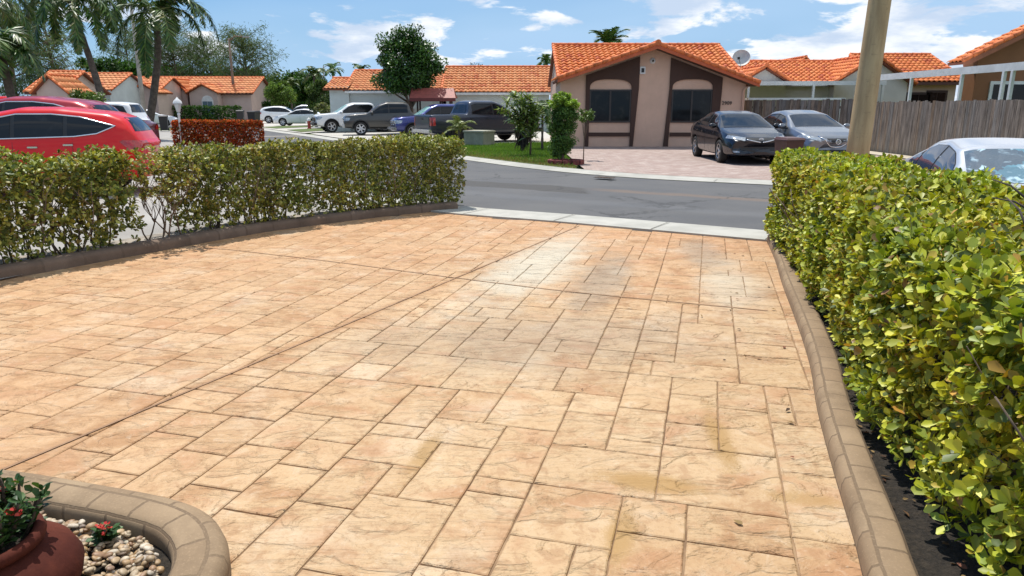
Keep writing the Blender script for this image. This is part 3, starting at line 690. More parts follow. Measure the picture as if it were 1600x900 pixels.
# ---- pebbles, clay pot, crown of thorns
def pebbles():
    bm = bmesh.new(); bmesh.ops.create_icosphere(bm, subdivisions=2, radius=1); T = np.array([v.co[:] for v in bm.verts]); F = np.array([[v.index for v in f.verts] for f in bm.faces]); bm.free()
    P = []; c = 0
    poly = np.array(PB)
    while len(P) < 5600 and c < 90000:
        c += 1; x, y = rng.uniform(-3.0, -1.16), rng.uniform(1.45, 2.62)
        j = np.argmin((poly[:, 0] - x) ** 2 + (poly[:, 1] - y) ** 2); dist = math.hypot(poly[j, 0] - x, poly[j, 1] - y)
        t_ = poly[min(j + 1, len(poly) - 1)] - poly[max(j - 1, 0)]; sgn = t_[0] * (y - poly[j, 1]) - t_[1] * (x - poly[j, 0])
        if sgn > 0 or dist < .135 or math.hypot(x + 1.62, y - 1.95) < .24: continue
        P.append((x, y))
    P = np.array(P); N = len(P); r = rng.uniform(.007, .017, N); lay = rng.random(N)
    S = np.stack([r * rng.uniform(.9, 1.5, N), r * rng.uniform(.7, 1.1, N), r * rng.uniform(.45, .8, N)], 1)
    V = T[None] * (1 + .07 * np.sin(T[None] @ rng.normal(size=(3, 3)) * 3 + rng.uniform(0, 6, (N, 1, 3)))[:, :, 0:1]) * S[:, None]
    a = rng.uniform(0, 6.28, N); ca, sa = np.cos(a)[:, None], np.sin(a)[:, None]; x = V[:, :, 0] * ca - V[:, :, 1] * sa; y = V[:, :, 0] * sa + V[:, :, 1] * ca
    ti = rng.normal(size=(N, 1)) * .35; z = V[:, :, 2] * np.cos(ti) + x * np.sin(ti) * .7
    V = np.stack([x + P[:, 0:1], y + P[:, 1:2], z + .045 + lay[:, None] * .03], 2)
    me = bpy.data.meshes.new('pebbles'); Fq = (F[None] + (np.arange(N) * len(T))[:, None, None]).reshape(-1, 3)
    me.from_pydata(V.reshape(-1, 3).tolist(), [], Fq.tolist())
    col = tones(N, [(.36, .26, .15), (.45, .36, .24), (.26, .15, .08), (.38, .24, .11), (.52, .45, .35), (.24, .18, .14)], [5, 4, 2, 3, 2, 1.5])
    cc = np.ones((N, len(T), 4), 'f'); cc[:, :, :3] = col[:, None]; at_ = me.attributes.new('tone', 'FLOAT_COLOR', 'POINT'); at_.data.foreach_set('color', cc.ravel())
    t = NT('river pebble'); c = t.attr('tone')[0]; t.set(Base_Color=t.mix(t.step(t.noise(60, 5, .7), .4, .75), c, t.mix(1.0, c, (.6, .5, .4), 'MULTIPLY')), Roughness=.55)
    me.materials.append(t.m); me.polygons.foreach_set('use_smooth', np.ones(len(Fq), bool)); me.update(); o = link('pebbles', me); o['kind'] = 'stuff'
pebbles()
def clay_pot():
    root = thing('clay_pot', 'big round terracotta pot, colour darkened for shade, standing on the pebbles at lower left', 'pot', (-1.66, 1.93, .0)); root.scale = (.86, .86, .86)
    t = NT('terracotta'); n1 = t.noise(5, 7, .65); n2 = t.noise(40, 4, .7)
    c = t.mix(t.step(n1, .35, .65), (.060, .014, .009), (.105, .026, .015)); c = t.mix(t.math('MULTIPLY', t.step(t.noise(9, 6, .7, t.coord(scale=(1, 1, .4))), .64, .72), .5), c, (.34, .22, .16))  # clay darkened so its colour stands in for shade over the pot
    t.set(Base_Color=c, Roughness=.85); t.b.inputs['Specular IOR Level'].default_value = .15; t.bump(n2, .35, .006)
    b = MB(); b.lathe([(.13, 0), (.19, .015), (.26, .08), (.315, .17), (.325, .22), (.30, .275), (.245, .315), (.205, .335), (.19, .345)], 48); b.build('body', t.m, root)
    b = MB(); b.lathe([(.188, .335), (.20, .34), (.218, .352), (.222, .370), (.214, .386), (.198, .392), (.182, .386), (.176, .33)], 48); b.build('rim', t.m, root)
    b = MB(); b.lathe([(.178, .355), (.10, .362), (.001, .366)], 32); b.build('soil', M_soil, root)
clay_pot()
def thorns(name, label, loc, nst, h, spr, seed, fl):
    rr = random.Random(seed); root = thing(name, label, 'plant', loc); b = MB(); LP = []; LD = []; FL = []
    for k in range(nst):
        a = rr.uniform(0, 6.28); rad = rr.uniform(.0, spr * .35); p = Vector((rad * math.cos(a), rad * math.sin(a), 0)); d = Vector((math.cos(a) * rr.uniform(.1, .9), math.sin(a) * rr.uniform(.1, .9), 1)).normalized(); pts = [p]; hh = h * rr.uniform(.55, 1.1)
        for i in range(5): d = (d + Vector((rr.uniform(-.2, .2), rr.uniform(-.2, .2), .1))).normalized(); pts.append(pts[-1] + d * hh / 5)
        b.tube(pts, [.007, .007, .006, .006, .005, .004], 5)
        for i in range(1, 6):
            for _ in range(5): LP.append(pts[i] + Vector((rr.uniform(-.01, .01),) * 3)); LD.append(Vector((rr.uniform(-1, 1), rr.uniform(-1, 1), rr.uniform(.0, .9))))
        if rr.random() < fl: FL.append(pts[-1] + d * .02)
    b.build('stems', simple('thorn stem', (.10, .07, .05), .9), root)
    LD = unit(np.array([v[:] for v in LD])); LP = np.array([v[:] for v in LP]); up = np.tile([0, 0, 1.], (len(LP), 1)) + rng.normal(size=LP.shape) * .4
    leaves('foliage', LP, LD, up, .042, .022, tones(len(LP), [(.03, .07, .02), (.05, .11, .03), (.09, .16, .04)], [4, 3, 1]), M_leaf, root, 'obovate')  # greens kept dark to paint in the shade over the potted plant
    fp = []; fd = []
    for f in FL:
        for j in range(7):
            c = f + Vector((rr.uniform(-.022, .022), rr.uniform(-.022, .022), rr.uniform(-.012, .02)))
            for q in range(3): fp.append(c[:]); fd.append((rr.uniform(-1, 1), rr.uniform(-1, 1), rr.uniform(.1, .8)))
    for q in range(0, len(fp), 21):
        g_ = np.array(fp[q:q + 21]); leaves('flower', g_, np.array(fd[q:q + 21]), np.tile([0, 0, 1.], (len(g_), 1)) + rng.normal(size=g_.shape) * .3, .014, .014, tones(len(g_), [(.55, .03, .03), (.65, .10, .07), (.30, .02, .02)], [4, 2, 1]), M_leafd, root, 'obovate')
    return root
thorns('flowering_plant', 'leafy plant, greens darkened for shade, with small red flowers growing in the terracotta pot', (-1.66, 1.93, .30), 44, .17, .42, 3, .45)
thorns('seedling', 'tiny seedling with red flowers among the pebbles beside the pot', (-1.50, 2.33, .05), 3, .07, .03, 5, .8)

# ================================================================== VEHICLES
def glass_mat(name, col=(.012, .014, .017), rough=.04):
    if name in MATS: return MATS[name]
    t = NT(name); n = t.noise(3, 5, .6)
    t.set(Base_Color=t.mix(t.math('MULTIPLY', t.step(n, .5, .8), .25), col, (.10, .10, .10)), Roughness=t.step(n, .4, .8, rough, rough + .10))
    t.b.inputs['Specular IOR Level'].default_value = .34
    MATS[name] = t.m; return t.m
def shade_mat(name, a, b, c):
    """crumpled reflective sun shade seen through the windscreen"""
    if name in MATS: return MATS[name]
    t = NT(name); p = t.coord(scale=(1, 1, 1)); v = t.n('ShaderNodeTexVoronoi', feature='F1'); v.inputs['Scale'].default_value = 2.6
    w = t.n('ShaderNodeVectorMath', operation='ADD'); t.l(p, w.inputs[0]); s2 = t.n('ShaderNodeVectorMath', operation='SCALE'); t.l(t.noise(2.5, 4, .6, p, col=True), s2.inputs[0]); s2.inputs['Scale'].default_value = .7; t.l(s2.outputs[0], w.inputs[1]); t.l(w.outputs[0], v.inputs['Vector'])
    sp = t.n('ShaderNodeSeparateColor'); t.l(v.outputs['Color'], sp.inputs[0])
    col = t.mix(t.step(sp.outputs[0], .2, .8), a, b); col = t.mix(t.step(t.noise(5, 3, .5, p, dist=1.5), .56, .70), col, c)
    t.set(Base_Color=col, Metallic=.1, Roughness=.45); t.bump(v.outputs['Distance'], .5, .03); t.b.inputs['Coat Weight'].default_value = 1
    MATS[name] = t.m; return t.m
G_dark = glass_mat('tinted glass'); G_blue = glass_mat('clear windscreen glass', (.012, .022, .038), .03); G_blue.node_tree.nodes['Principled BSDF'].inputs['Specular IOR Level'].default_value = .28
G_chrome = simple('chrome', (.72, .73, .75), .16, 1.0, var=.05); G_black = simple('black trim', (.018, .018, .019), .45, var=.2)
G_tyre = simple('tyre rubber', (.022, .021, .020), .85, var=.3, scale=9); G_alloy = simple('alloy wheel', (.55, .56, .58), .32, .9, var=.1); G_blackrim = simple('black wheel', (.02, .02, .022), .35, .4)
G_head = simple('headlight lens', (.34, .37, .40), .10, .35, var=.35, scale=14, coat=1.0); G_tail = simple('red tail lens', (.42, .012, .012), .15, var=.3, scale=12, coat=1.0)
G_plate = simple('licence plate', (.60, .62, .58), .5, var=.1); G_amber = simple('amber lens', (.70, .26, .03), .2, coat=1.0)
SPEC = {
 'sedan': dict(L=4.80, W=1.82, r=.33, ax=(.98, 3.74), zb=.20, tumble=.40, crown=.05,
   top=[(0, .66), (.10, .74), (.5, .86), (1.22, .99), (2.10, 1.37), (2.75, 1.45), (3.3, 1.42), (4.10, 1.13), (4.55, 1.09), (4.80, 1.0)],
   belt=[(0, .58), (.12, .68), (.5, .80), (1.2, .93), (2.5, .96), (4.0, 1.03), (4.6, 1.02), (4.8, .90)],
   dlo=[(1.42, .985), (2.12, 1.31), (2.6, 1.375), (3.1, 1.36), (3.55, 1.24), (3.93, 1.07), (3.70, 1.03)], pil=[2.55, 3.42], ws=(1.24, 2.02), rg=(3.42, 4.02)),
 'suv': dict(L=4.70, W=1.88, r=.36, ax=(.92, 3.66), zb=.26, tumble=.34, crown=.06,
   top=[(0, .80), (.08, .92), (.35, 1.02), (1.12, 1.13), (1.95, 1.56), (2.55, 1.68), (3.2, 1.68), (4.10, 1.58), (4.38, 1.47), (4.60, 1.20), (4.70, 1.0)],
   belt=[(0, .72), (.1, .84), (.5, .98), (1.1, 1.05), (2.5, 1.08), (4.0, 1.17), (4.5, 1.15), (4.7, .95)],
   dlo=[(1.25, 1.10), (1.95, 1.46), (2.5, 1.575), (3.1, 1.575), (3.6, 1.52), (4.22, 1.35), (3.9, 1.21), (3.5, 1.16)], pil=[2.45, 3.35], ws=(1.18, 1.92), rg=(4.22, 4.58)),
 'bigsuv': dict(L=5.1, W=1.98, r=.38, ax=(.95, 3.95), zb=.30, tumble=.24, crown=.05,
   top=[(0, .95), (.08, 1.08), (.4, 1.14), (1.25, 1.20), (1.85, 1.66), (2.4, 1.84), (4.3, 1.84), (4.75, 1.78), (4.95, 1.35), (5.1, 1.05)],
   belt=[(0, .85), (.1, 1.0), (.5, 1.08), (1.2, 1.13), (4.7, 1.17), (5.0, 1.12), (5.1, .95)],
   dlo=[(1.38, 1.17), (1.9, 1.58), (2.35, 1.72), (4.3, 1.72), (4.68, 1.66), (4.78, 1.25), (4.5, 1.22)], pil=[2.55, 3.5], ws=(1.28, 1.85), rg=(4.74, 4.93)),
 'pickup': dict(L=5.75, W=1.98, r=.39, ax=(.98, 4.42), zb=.36, tumble=.26, crown=.05,
   top=[(0, .95), (.06, 1.10), (.35, 1.16), (1.35, 1.24), (2.08, 1.72), (2.5, 1.86), (3.55, 1.86), (3.80, 1.80), (3.92, 1.28), (5.6, 1.27), (5.75, 1.24)],
   belt=[(0, .85), (.1, 1.02), (.5, 1.10), (1.3, 1.17), (3.8, 1.21), (5.75, 1.21)],
   dlo=[(1.52, 1.21), (2.12, 1.62), (2.5, 1.75), (3.5, 1.75), (3.72, 1.68), (3.74, 1.27)], pil=[2.62], ws=(1.38, 2.08), rg=(3.80, 3.90), bed=(4.02, 5.65)),
}
def gs(x, y, xs, w):
    """piecewise linear profile, slightly rounded"""
    f = np.interp(xs[:, None] + np.linspace(-w, w, 9)[None], x, y); k = np.array([1, 2, 3, 4, 5, 4, 3, 2, 1.]); return (f * k).sum(1) / k.sum()
def panel(name, poly, nu, nv, mapf, bvh, m, parent, off=.006, th=None):
    poly = list(poly); us = [p[0] for p in poly]; u0, u1 = min(us), max(us); vs = []; ok = []
    e = (u1 - u0) * .002
    for i in range(nu + 1):
        u = u0 + e + (u1 - u0 - 2 * e) * i / nu; cr = []
        for a, b in zip(poly, poly[1:] + poly[:1]):
            if (a[0] - u) * (b[0] - u) <= 0 and abs(a[0] - b[0]) > 1e-9: cr.append(a[1] + (b[1] - a[1]) * (u - a[0]) / (b[0] - a[0]))
        lo, hi = (min(cr), max(cr)) if cr else (0, 0)
        for j in range(nv + 1):
            o, d = mapf(u, lo + (hi - lo) * j / nv); h = bvh.ray_cast(Vector(o), Vector(d), 6)
            if h[0] is None: vs.append(Vector((0, 0, 0))); ok.append(False)
            else:
                n = h[1] if h[1].dot(Vector(d)) < 0 else -h[1]; vs.append(h[0] + n * off); ok.append(True)
    fs = []
    for i in range(nu):
        for j in range(nv):
            q = (i * (nv + 1) + j, (i + 1) * (nv + 1) + j, (i + 1) * (nv + 1) + j + 1, i * (nv + 1) + j + 1)
            if all(ok[k] for k in q): fs.append(q)
    b = MB(); b.add(vs, fs, 0, True); me = b.mesh(name, m)
    bm = bmesh.new(); bm.from_mesh(me); bmesh.ops.delete(bm, geom=[v for v in bm.verts if not v.link_faces], context='VERTS')
    for f in bm.faces:
        pass
    bm.normal_update()
    if bm.faces:
        o, d = mapf(sum(us) / len(us), sum(p[1] for p in poly) / len(poly))
        if sum(f.normal.dot(Vector(d)) for f in bm.faces) > 0: bmesh.ops.reverse_faces(bm, faces=bm.faces[:])
    bm.to_mesh(me); bm.free(); return link(name, me, parent)
def wheel(parent, x, side, r, w, rim, spokes, W):
    root = MB(); yo = side * (W / 2 - .005); wd = .22
    y0, y1 = yo - side * wd, yo
    prof = [(r * .66, y1 - side * .03), (r * .70, y1 - side * .005), (r * .93, y1), (r * .985, y1 - side * .02), (r, y1 - side * .05), (r, y0 + side * .05), (r * .97, y0 + side * .01), (r * .68, y0)]
    ty = MB(); ty.lathe(prof, 36, 'y', org=(x, 0, r)); w_ = ty.build('wheel', G_tyre, parent)
    b = MB(); b.lathe([(r * .665, y1 - side * .004), (r * .69, y1 - side * .012), (r * .63, y1 - side * .03), (r * .58, y1 - side * .10), (.001, y1 - side * .10)], 30, 'y', org=(x, 0, r), mi=1)
    b.lathe([(.001, y1 - side * .008), (r * .13, y1 - side * .012), (r * .17, y1 - side * .03), (r * .17, y1 - side * .09)], 16, 'y', org=(x, 0, r), mi=0)
    b.lathe([(r * .60, y1 - side * .02), (r * .64, y1 - side * .006), (r * .67, y1 - side * .012)], 30, 'y', org=(x, 0, r), mi=0)
    for k in range(spokes):
        a = 2 * math.pi * k / spokes + .3; M = Matrix.Translation((x, 0, r)) @ Matrix.Rotation(a, 4, 'Y'); ww = r * .10
        v = []
        for (rr_, w2, d_) in ((r * .12, ww * 1.1, .020), (r * .64, ww * .8, .016)):
            for sx in (-1, 1):
                for dy in (0, .03): v.append(tuple(M @ Vector((sx * w2, y1 - side * (d_ + dy), rr_))))
        b.add(v, [(0, 2, 6, 4), (1, 5, 7, 3), (0, 4, 5, 1), (2, 3, 7, 6)])
    b.build('rim', [rim, G_black], w_)
def make_car(name, label, kind, pm, loc, rz, cat='car', group=None, res=96, ws_mat=None, glass=None, rim=None, spokes=5, trim=None, face='sedan', flip=None, scale=1.0, mods=None, rear_plate=True):
    S = dict(SPEC[kind]); S.update(mods or {}); L, W, r = S['L'], S['W'], S['r']; glass = glass or G_dark; ws_mat = ws_mat or glass; rim = rim or G_alloy
    root = thing(name, label, cat, loc, rz, group); root.scale = (scale,) * 3
    xs = np.unique(np.concatenate([np.linspace(0, L, res), np.linspace(0, .5, 14), np.linspace(L - .4, L, 10)])); n = len(xs)
    tx, tz = zip(*S['top']); bx, bz = zip(*S['belt']); zt = gs(tx, tz, xs, .09); zB = gs(bx, bz, xs, .10); zt = np.maximum(zt, zB + .015)
    # plan taper
    pl = 1 - .13 * np.clip(1 - xs / .95, 0, 1) ** 2.2 - .10 * np.clip(1 - (L - xs) / .8, 0, 1) ** 2.2
    if kind == 'pickup': pl = 1 - .08 * np.clip(1 - xs / .7, 0, 1) ** 2.2 - .02 * np.clip(1 - (L - xs) / .2, 0, 1) ** 2
    zb = S['zb'] + .06 * np.clip(1 - xs / .6, 0, 1) + .10 * np.clip(1 - (L - xs) / .7, 0, 1)
    rings = []
    for i in range(n):
        hw = W / 2 * pl[i]; z0, zb_, z1 = zb[i], zB[i], zt[i]; h = z1 - zb_; t = min(1, h / .30)
        yb = hw * .935; yr = yb - S['tumble'] * h - .02 * t
        yh = yb - .06                                           # hood edge
        ycorn = yr * t + yh * (1 - t)
        pts = [(0, z0), (hw * .80, z0), (hw * .94, z0 + .05), (hw * .985, z0 + .16), (hw, z0 + .55 * (zb_ - z0)), (hw * .99, zb_ - .16), (hw * .965, zb_ - .05), (yb, zb_),
               (yb * .5 + ycorn * .5 + .01 * t, zb_ + h * .5), (ycorn + .012, z1 - min(.10, h * .3)), (ycorn - .035, z1 - min(.03, h * .12)), (ycorn * .72, z1 + S['crown'] * .3 * t), (ycorn * .36, z1 + S['crown'] * .5 * t), (0, z1 + S['crown'] * .58 * t)]
        q = pts + [(-y, z) for y, z in pts[-2:0:-1]]
        # one round of corner cutting
        m = len(q); qq = []
        for k in range(m):
            a, b_ = q[k], q[(k + 1) % m]; qq += [(a[0] * .75 + b_[0] * .25, a[1] * .75 + b_[1] * .25), (a[0] * .25 + b_[0] * .75, a[1] * .25 + b_[1] * .75)]
        rings.append(qq)
    m = len(rings[0]); V = []
    bow = .20 if kind != 'pickup' else .11
    for i in range(n):
        for (y, z) in rings[i]:
            x = xs[i]; yn = abs(y) / (W / 2)
            fx = bow * yn ** 3 * max(0, 1 - x / .9) ; rx = (bow * .7 if kind != 'pickup' else .01) * yn ** 3 * max(0, 1 - (L - x) / .7)
            V.append((L / 2 - x - fx, y, z)) if x < L / 2 else V.append((L / 2 - x + rx, y, z))
    F = [(i * m + k, i * m + (k + 1) % m, (i + 1) * m + (k + 1) % m, (i + 1) * m + k) for i in range(n - 1) for k in range(m)]
    for end, base, sx in ((0, 0, 1), (1, (n - 1) * m, -1)):
        cur = base; zc = np.mean([V[base + k][2] for k in range(m)])
        for sc, dx in ((.965, .02), (.88, .035), (.6, .045)):
            o = len(V)
            for k in range(m):
                p = V[base + k]; V.append((p[0] + sx * dx, p[1] * sc, zc + (p[2] - zc) * sc))
            for k in range(m):
                a = (cur + k, cur + (k + 1) % m, o + (k + 1) % m, o + k); F.append(a if end else a[::-1])
            cur = o
        f = [cur + k for k in range(m)]; F.append(f if end else f[::-1])
    me = bpy.data.meshes.new('body'); me.from_pydata(V, [], F); me.materials.append(pm); me.materials.append(G_black)
    bm = bmesh.new(); bm.from_mesh(me); bmesh.ops.recalc_face_normals(bm, faces=bm.faces[:]); bm.to_mesh(me)
    bvh = BVHTree.FromBMesh(bm); bm.free()
    me.polygons.foreach_set('use_smooth', [True] * len(me.polygons))
    # wheel wells and load bed cut out of the shell
    cb = MB(); X = [L / 2 - a for a in S['ax']]
    for x in X:
        for s in (-1, 1): cb.lathe([(.001, s * (W / 2 - .30)), (r + .055, s * (W / 2 - .30)), (r + .055, s * (W / 2 + .2)), (.001, s * (W / 2 + .2))], 28, 'y', org=(x, 0, r + .01), mi=1, smooth=False)
    if 'bed' in S: cb.box((L / 2 - S['bed'][1], -W / 2 + .17, .72), (L / 2 - S['bed'][0], W / 2 - .17, 1.6), mi=1)
    cm = cb.mesh('cutter', [pm, G_black]); bm = bmesh.new(); bm.from_mesh(cm); bmesh.ops.remove_doubles(bm, verts=bm.verts[:], dist=1e-4); bmesh.ops.recalc_face_normals(bm, faces=bm.faces[:]); bm.to_mesh(cm); bm.free()
    body = link('body', me); cut = link('cutter', cm); md = body.modifiers.new('cut', 'BOOLEAN'); md.object = cut; md.operation = 'DIFFERENCE'; md.solver = 'EXACT'
    dg = bpy.context.evaluated_depsgraph_get(); new = bpy.data.meshes.new_from_object(body.evaluated_get(dg)); body.modifiers.clear(); body.data = new; new.name = 'body'
    bpy.data.objects.remove(cut); body.parent = root
    try: new.shade_smooth_by_angle = None
    except Exception: pass
    bm = bmesh.new(); bm.from_mesh(new)
    for e in bm.edges:
        if len(e.link_faces) == 2 and e.calc_face_angle(0) > R(38): e.smooth = False
    bm.to_mesh(new); bm.free()
    # side windows between the pillars, both sides
    big = res > 60; sx = lambda s: L / 2 - s; dlo = S['dlo']
    P2 = [(sx(s), z) for s, z in dlo]; cuts = [min(p[0] for p in P2)] + sorted(sx(s) for s in S['pil']) + [max(p[0] for p in P2)]
    def clip(poly, lo, hi):
        for (c, sg) in ((lo, 1), (hi, -1)):
            out = []
            for a, b_ in zip(poly, poly[1:] + poly[:1]):
                ia, ib = (a[0] - c) * sg >= 0, (b_[0] - c) * sg >= 0
                if ia: out.append(a)
                if ia != ib: k = (c - a[0]) / (b_[0] - a[0]); out.append((c, a[1] + (b_[1] - a[1]) * k))
            poly = out
        return poly
    for s in (-1, 1):
        sm = lambda u, v, s=s: ((u, s * 3, v), (0, -s, 0))
        # dark surround first, then the panes 5 mm proud of it
        panel('window_surround', P2, 30 if big else 16, 4, sm, bvh, G_black, root, .004)
        for a, b_ in zip(cuts[:-1], cuts[1:]):
            q = clip(P2, a + .028, b_ - .028)
            if len(q) < 3: continue
            zc = np.mean([p[1] for p in q]); xc = np.mean([p[0] for p in q]); q = [(xc + (p[0] - xc) * .985, zc + (p[1] - zc) * .93) for p in q]
            panel('side_window', q, 14 if big else 8, 4, sm, bvh, glass, root, .009)
        if trim:
            pts = []
            for a, b_ in zip(P2, P2[1:] + P2[:1]):
                for k in range(8):
                    u, v = a[0] + (b_[0] - a[0]) * k / 8, a[1] + (b_[1] - a[1]) * k / 8; h = bvh.ray_cast(Vector((u, s * 3, v)), Vector((0, -s, 0)), 4)
                    if h[0] is not None: pts.append(h[0] + Vector((0, s * .008, 0)))
            if len(pts) > 4: tb = MB(); tb.tube(pts + pts[:1], .014, 5); tb.build('window_trim', trim, root)
        # door shut lines, handles, rocker
        if big:
            hb = MB()
            for s_ in (S['pil'][0] + .34, (S['pil'][1] if len(S['pil']) > 1 else S['dlo'][-2][0]) + (.05)):
                z = float(np.interp(s_, bx, bz)) - .13; h = bvh.ray_cast(Vector((sx(s_), s * 3, z)), Vector((0, -s, 0)), 4)
                if h[0] is None: continue
                hb = MB(); y = h[0].y; hb.box((sx(s_) - .09, y - s * .012, z - .014), (sx(s_) + .09, y + s * .034, z + .016), bev=.010); hb.build('door_handle', G_chrome if trim is G_chrome else pm, root)
            for s_ in [S['dlo'][0][0] - .12] + [S['pil'][0]] + ([S['pil'][1] + .12] if len(S['pil']) > 1 else [3.80]):
                pts = []
                for k in range(9):
                    z = S['zb'] + .12 + (float(np.interp(s_, bx, bz)) - .02 - S['zb'] - .12) * k / 8; h = bvh.ray_cast(Vector((sx(s_), s * 3, z)), Vector((0, -s, 0)), 4)
                    if h[0] is not None: pts.append(h[0] + Vector((0, s * .0005, 0)))
                if len(pts) > 2: lb = MB(); lb.tube(pts, .0045, 4); lb.build('door_seam', G_black, root)
        # mirror
        s_ = S['dlo'][0][0] + .14; z = float(np.interp(s_, bx, bz)) + .07; h = bvh.ray_cast(Vector((sx(s_), s * 3, z)), Vector((0, -s, 0)), 4)
        if h[0] is not None:
            y = h[0].y; mb = MB(); mb.lathe([(.001, -.075), (.045, -.065), (.072, -.03), (.078, .02), (.06, .06), (.001, .065)], 12, 'x', org=(0, 0, 0))
            mb.v = [(sx(s_) + v[0] * .8, y + s * .13 + v[1] * 1.5, z + .03 + v[2]) for v in mb.v]; mb.tube([(sx(s_), y - s * .01, z - .01), (sx(s_), y + s * .08, z + .02)], .018, 6); mb.build('mirror', pm if trim is None else pm, root)
        for x in X: wheel(root, x, s, r, .22, rim, spokes, W)
    # windscreen and rear glass
    a, b_ = S['ws']; ha, hb_ = W / 2 * .80, W / 2 * (.935 - .0) - S['tumble'] * .42 - .14
    dn = lambda u, v: ((u, v, 4), (0, 0, -1))
    def hwat(s_):
        i = int(np.argmin(abs(xs - s_))); h = zt[i] - zB[i]; return W / 2 * pl[i] * .935 - S['tumble'] * h - .105
    wpoly = [(sx(a), -hwat(a) * .97), (sx(a), hwat(a) * .97), (sx(b_), hwat(b_)), (sx(b_), -hwat(b_))]
    panel('windscreen', wpoly, 12, 12, dn, bvh, ws_mat, root, .006)
    a, b_ = S['rg']; za, zb2 = float(np.interp(a, tx, tz)) - .03, float(np.interp(b_, tx, tz)) + .02
    bk = lambda u, v: ((-6, u, v), (1, 0, 0))
    if kind == 'sedan': panel('rear_window', [(sx(a), -hwat(a)), (sx(a), hwat(a)), (sx(b_), hwat(b_)), (sx(b_), -hwat(b_))], 10, 10, dn, bvh, glass, root, .006)
    else:
        if kind == 'pickup': za, zb2 = 1.70, 1.32
        panel('rear_window', [(-W * .34, zb2), (-W * .31, za), (W * .31, za), (W * .34, zb2)], 10, 4, lambda u, v: ((-6, u, v), (1, 0, 0)), bvh, glass, root, .006)
    # front face
    fr = lambda u, v: ((6, u, v), (-1, 0, 0)); w2 = W / 2
    def sidelamp(nm, poly, mt):   # wraps round the corner, seen from the side
        for s in (-1, 1): panel(nm, poly, 8, 4, lambda u, v, s=s: ((u, s * 3, v), (0, -s, 0)), bvh, mt, root, .007)
    if face == 'sedan_v':
        panel('grille', [(-w2 * .40, .70), (-w2 * .44, .735), (w2 * .44, .735), (w2 * .40, .70), (.0, .60)], 12, 3, fr, bvh, G_black, root, .008)
        for s in (-1, 1):
            panel('headlight', [(s * w2 * .46, .655), (s * w2 * .44, .745), (s * w2 * .90, .80), (s * w2 * .93, .72)], 10, 4, fr, bvh, G_head, root, .010)
            mb = MB(); pts = []
            for k in range(9):
                u = s * w2 * (.03 + .41 * k / 8); z = .625 + .075 * (k / 8) ** 1.2; h = bvh.ray_cast(Vector((6, u, z)), Vector((-1, 0, 0)), 8); pts.append(h[0] + Vector((.012, 0, 0)))
            mb.tube(pts, .017, 6); mb.build('grille_chrome', G_chrome, root)
            panel('fog_lamp', [(s * w2 * .62, .33), (s * w2 * .62, .38), (s * w2 * .82, .39), (s * w2 * .80, .34)], 5, 2, fr, bvh, G_head, root, .010)
        panel('lower_intake', [(-w2 * .62, .40), (-w2 * .66, .50), (w2 * .66, .50), (w2 * .62, .40)], 12, 3, fr, bvh, G_black, root, .008)
        h = bvh.ray_cast(Vector((6, 0, .69)), Vector((-1, 0, 0)), 8)[0]; mb = MB()
        for (ra, rb) in ((.068, .045), (.030, .042), (.060, .018)):
            mb.tube([(h.x + .022, ra * math.cos(q), .695 + rb * math.sin(q) + (.014 if rb < .02 else 0)) for q in np.linspace(0, 6.2832, 17)], .007, 5, cap=False)
        mb.build('emblem', G_chrome, root)
    elif face == 'vmotion':
        panel('grille', [(-w2 * .30, .74), (-w2 * .17, .55), (w2 * .17, .55), (w2 * .30, .74)], 12, 4, fr, bvh, G_black, root, .008)
        pts = []
        for (u, z) in ((-.52, .80), (-.36, .70), (-.24, .57), (-.16, .52), (0, .505), (.16, .52), (.24, .57), (.36, .70), (.52, .80)):
            h = bvh.ray_cast(Vector((6, u * w2, z)), Vector((-1, 0, 0)), 8)
            if h[0] is not None: pts.append(h[0] + Vector((.012, 0, 0)))
        mb = MB(); mb.tube(pts, .022, 6); mb.build('grille_chrome', G_chrome, root)
        for s in (-1, 1): panel('headlight', [(s * w2 * .44, .64), (s * w2 * .50, .77), (s * w2 * .93, .83), (s * w2 * .95, .76)], 10, 4, fr, bvh, G_head, root, .010)
        h = bvh.ray_cast(Vector((6, 0, .655)), Vector((-1, 0, 0)), 8)[0]; mb = MB(); mb.tube([(h.x + .025, .062 * math.cos(q), .655 + .062 * math.sin(q)) for q in np.linspace(0, 6.2832, 17)], .010, 5, cap=False); mb.box((h.x + .015, -.085, .645), (h.x + .035, .085, .665)); mb.build('emblem', G_chrome, root)
        panel('lower_intake', [(-w2 * .60, .34), (-w2 * .55, .44), (w2 * .55, .44), (w2 * .60, .34)], 12, 3, fr, bvh, G_black, root, .008)
    elif face in ('truck', 'truck_dark'):
        gm = G_chrome if face == 'truck' else G_black
        panel('grille', [(-w2 * .52, .68), (-w2 * .56, 1.02), (w2 * .56, 1.02), (w2 * .52, .68)], 12, 4, fr, bvh, G_black, root, .010)
        for z in (.76, .86, .95):
            pts = [h[0] + Vector((.02, 0, 0)) for u in np.linspace(-w2 * .54, w2 * .54, 9) for h in [bvh.ray_cast(Vector((6, u, z)), Vector((-1, 0, 0)), 8)] if h[0] is not None]
            mb = MB(); mb.tube(pts, .022, 6); mb.build('grille_bar', gm, root)
        for s in (-1, 1):
            panel('headlight', [(s * w2 * .60, .80), (s * w2 * .60, 1.02), (s * w2 * .95, 1.00), (s * w2 * .95, .82)], 8, 4, fr, bvh, G_head, root, .012)
            panel('headlight', [(L / 2 - .10, .84), (L / 2 - .10, 1.0), (L / 2 - .42, .98), (L / 2 - .34, .84)], 6, 3, lambda u, v, s=s: ((u, s * 3, v), (0, -s, 0)), bvh, G_head, root, .010)
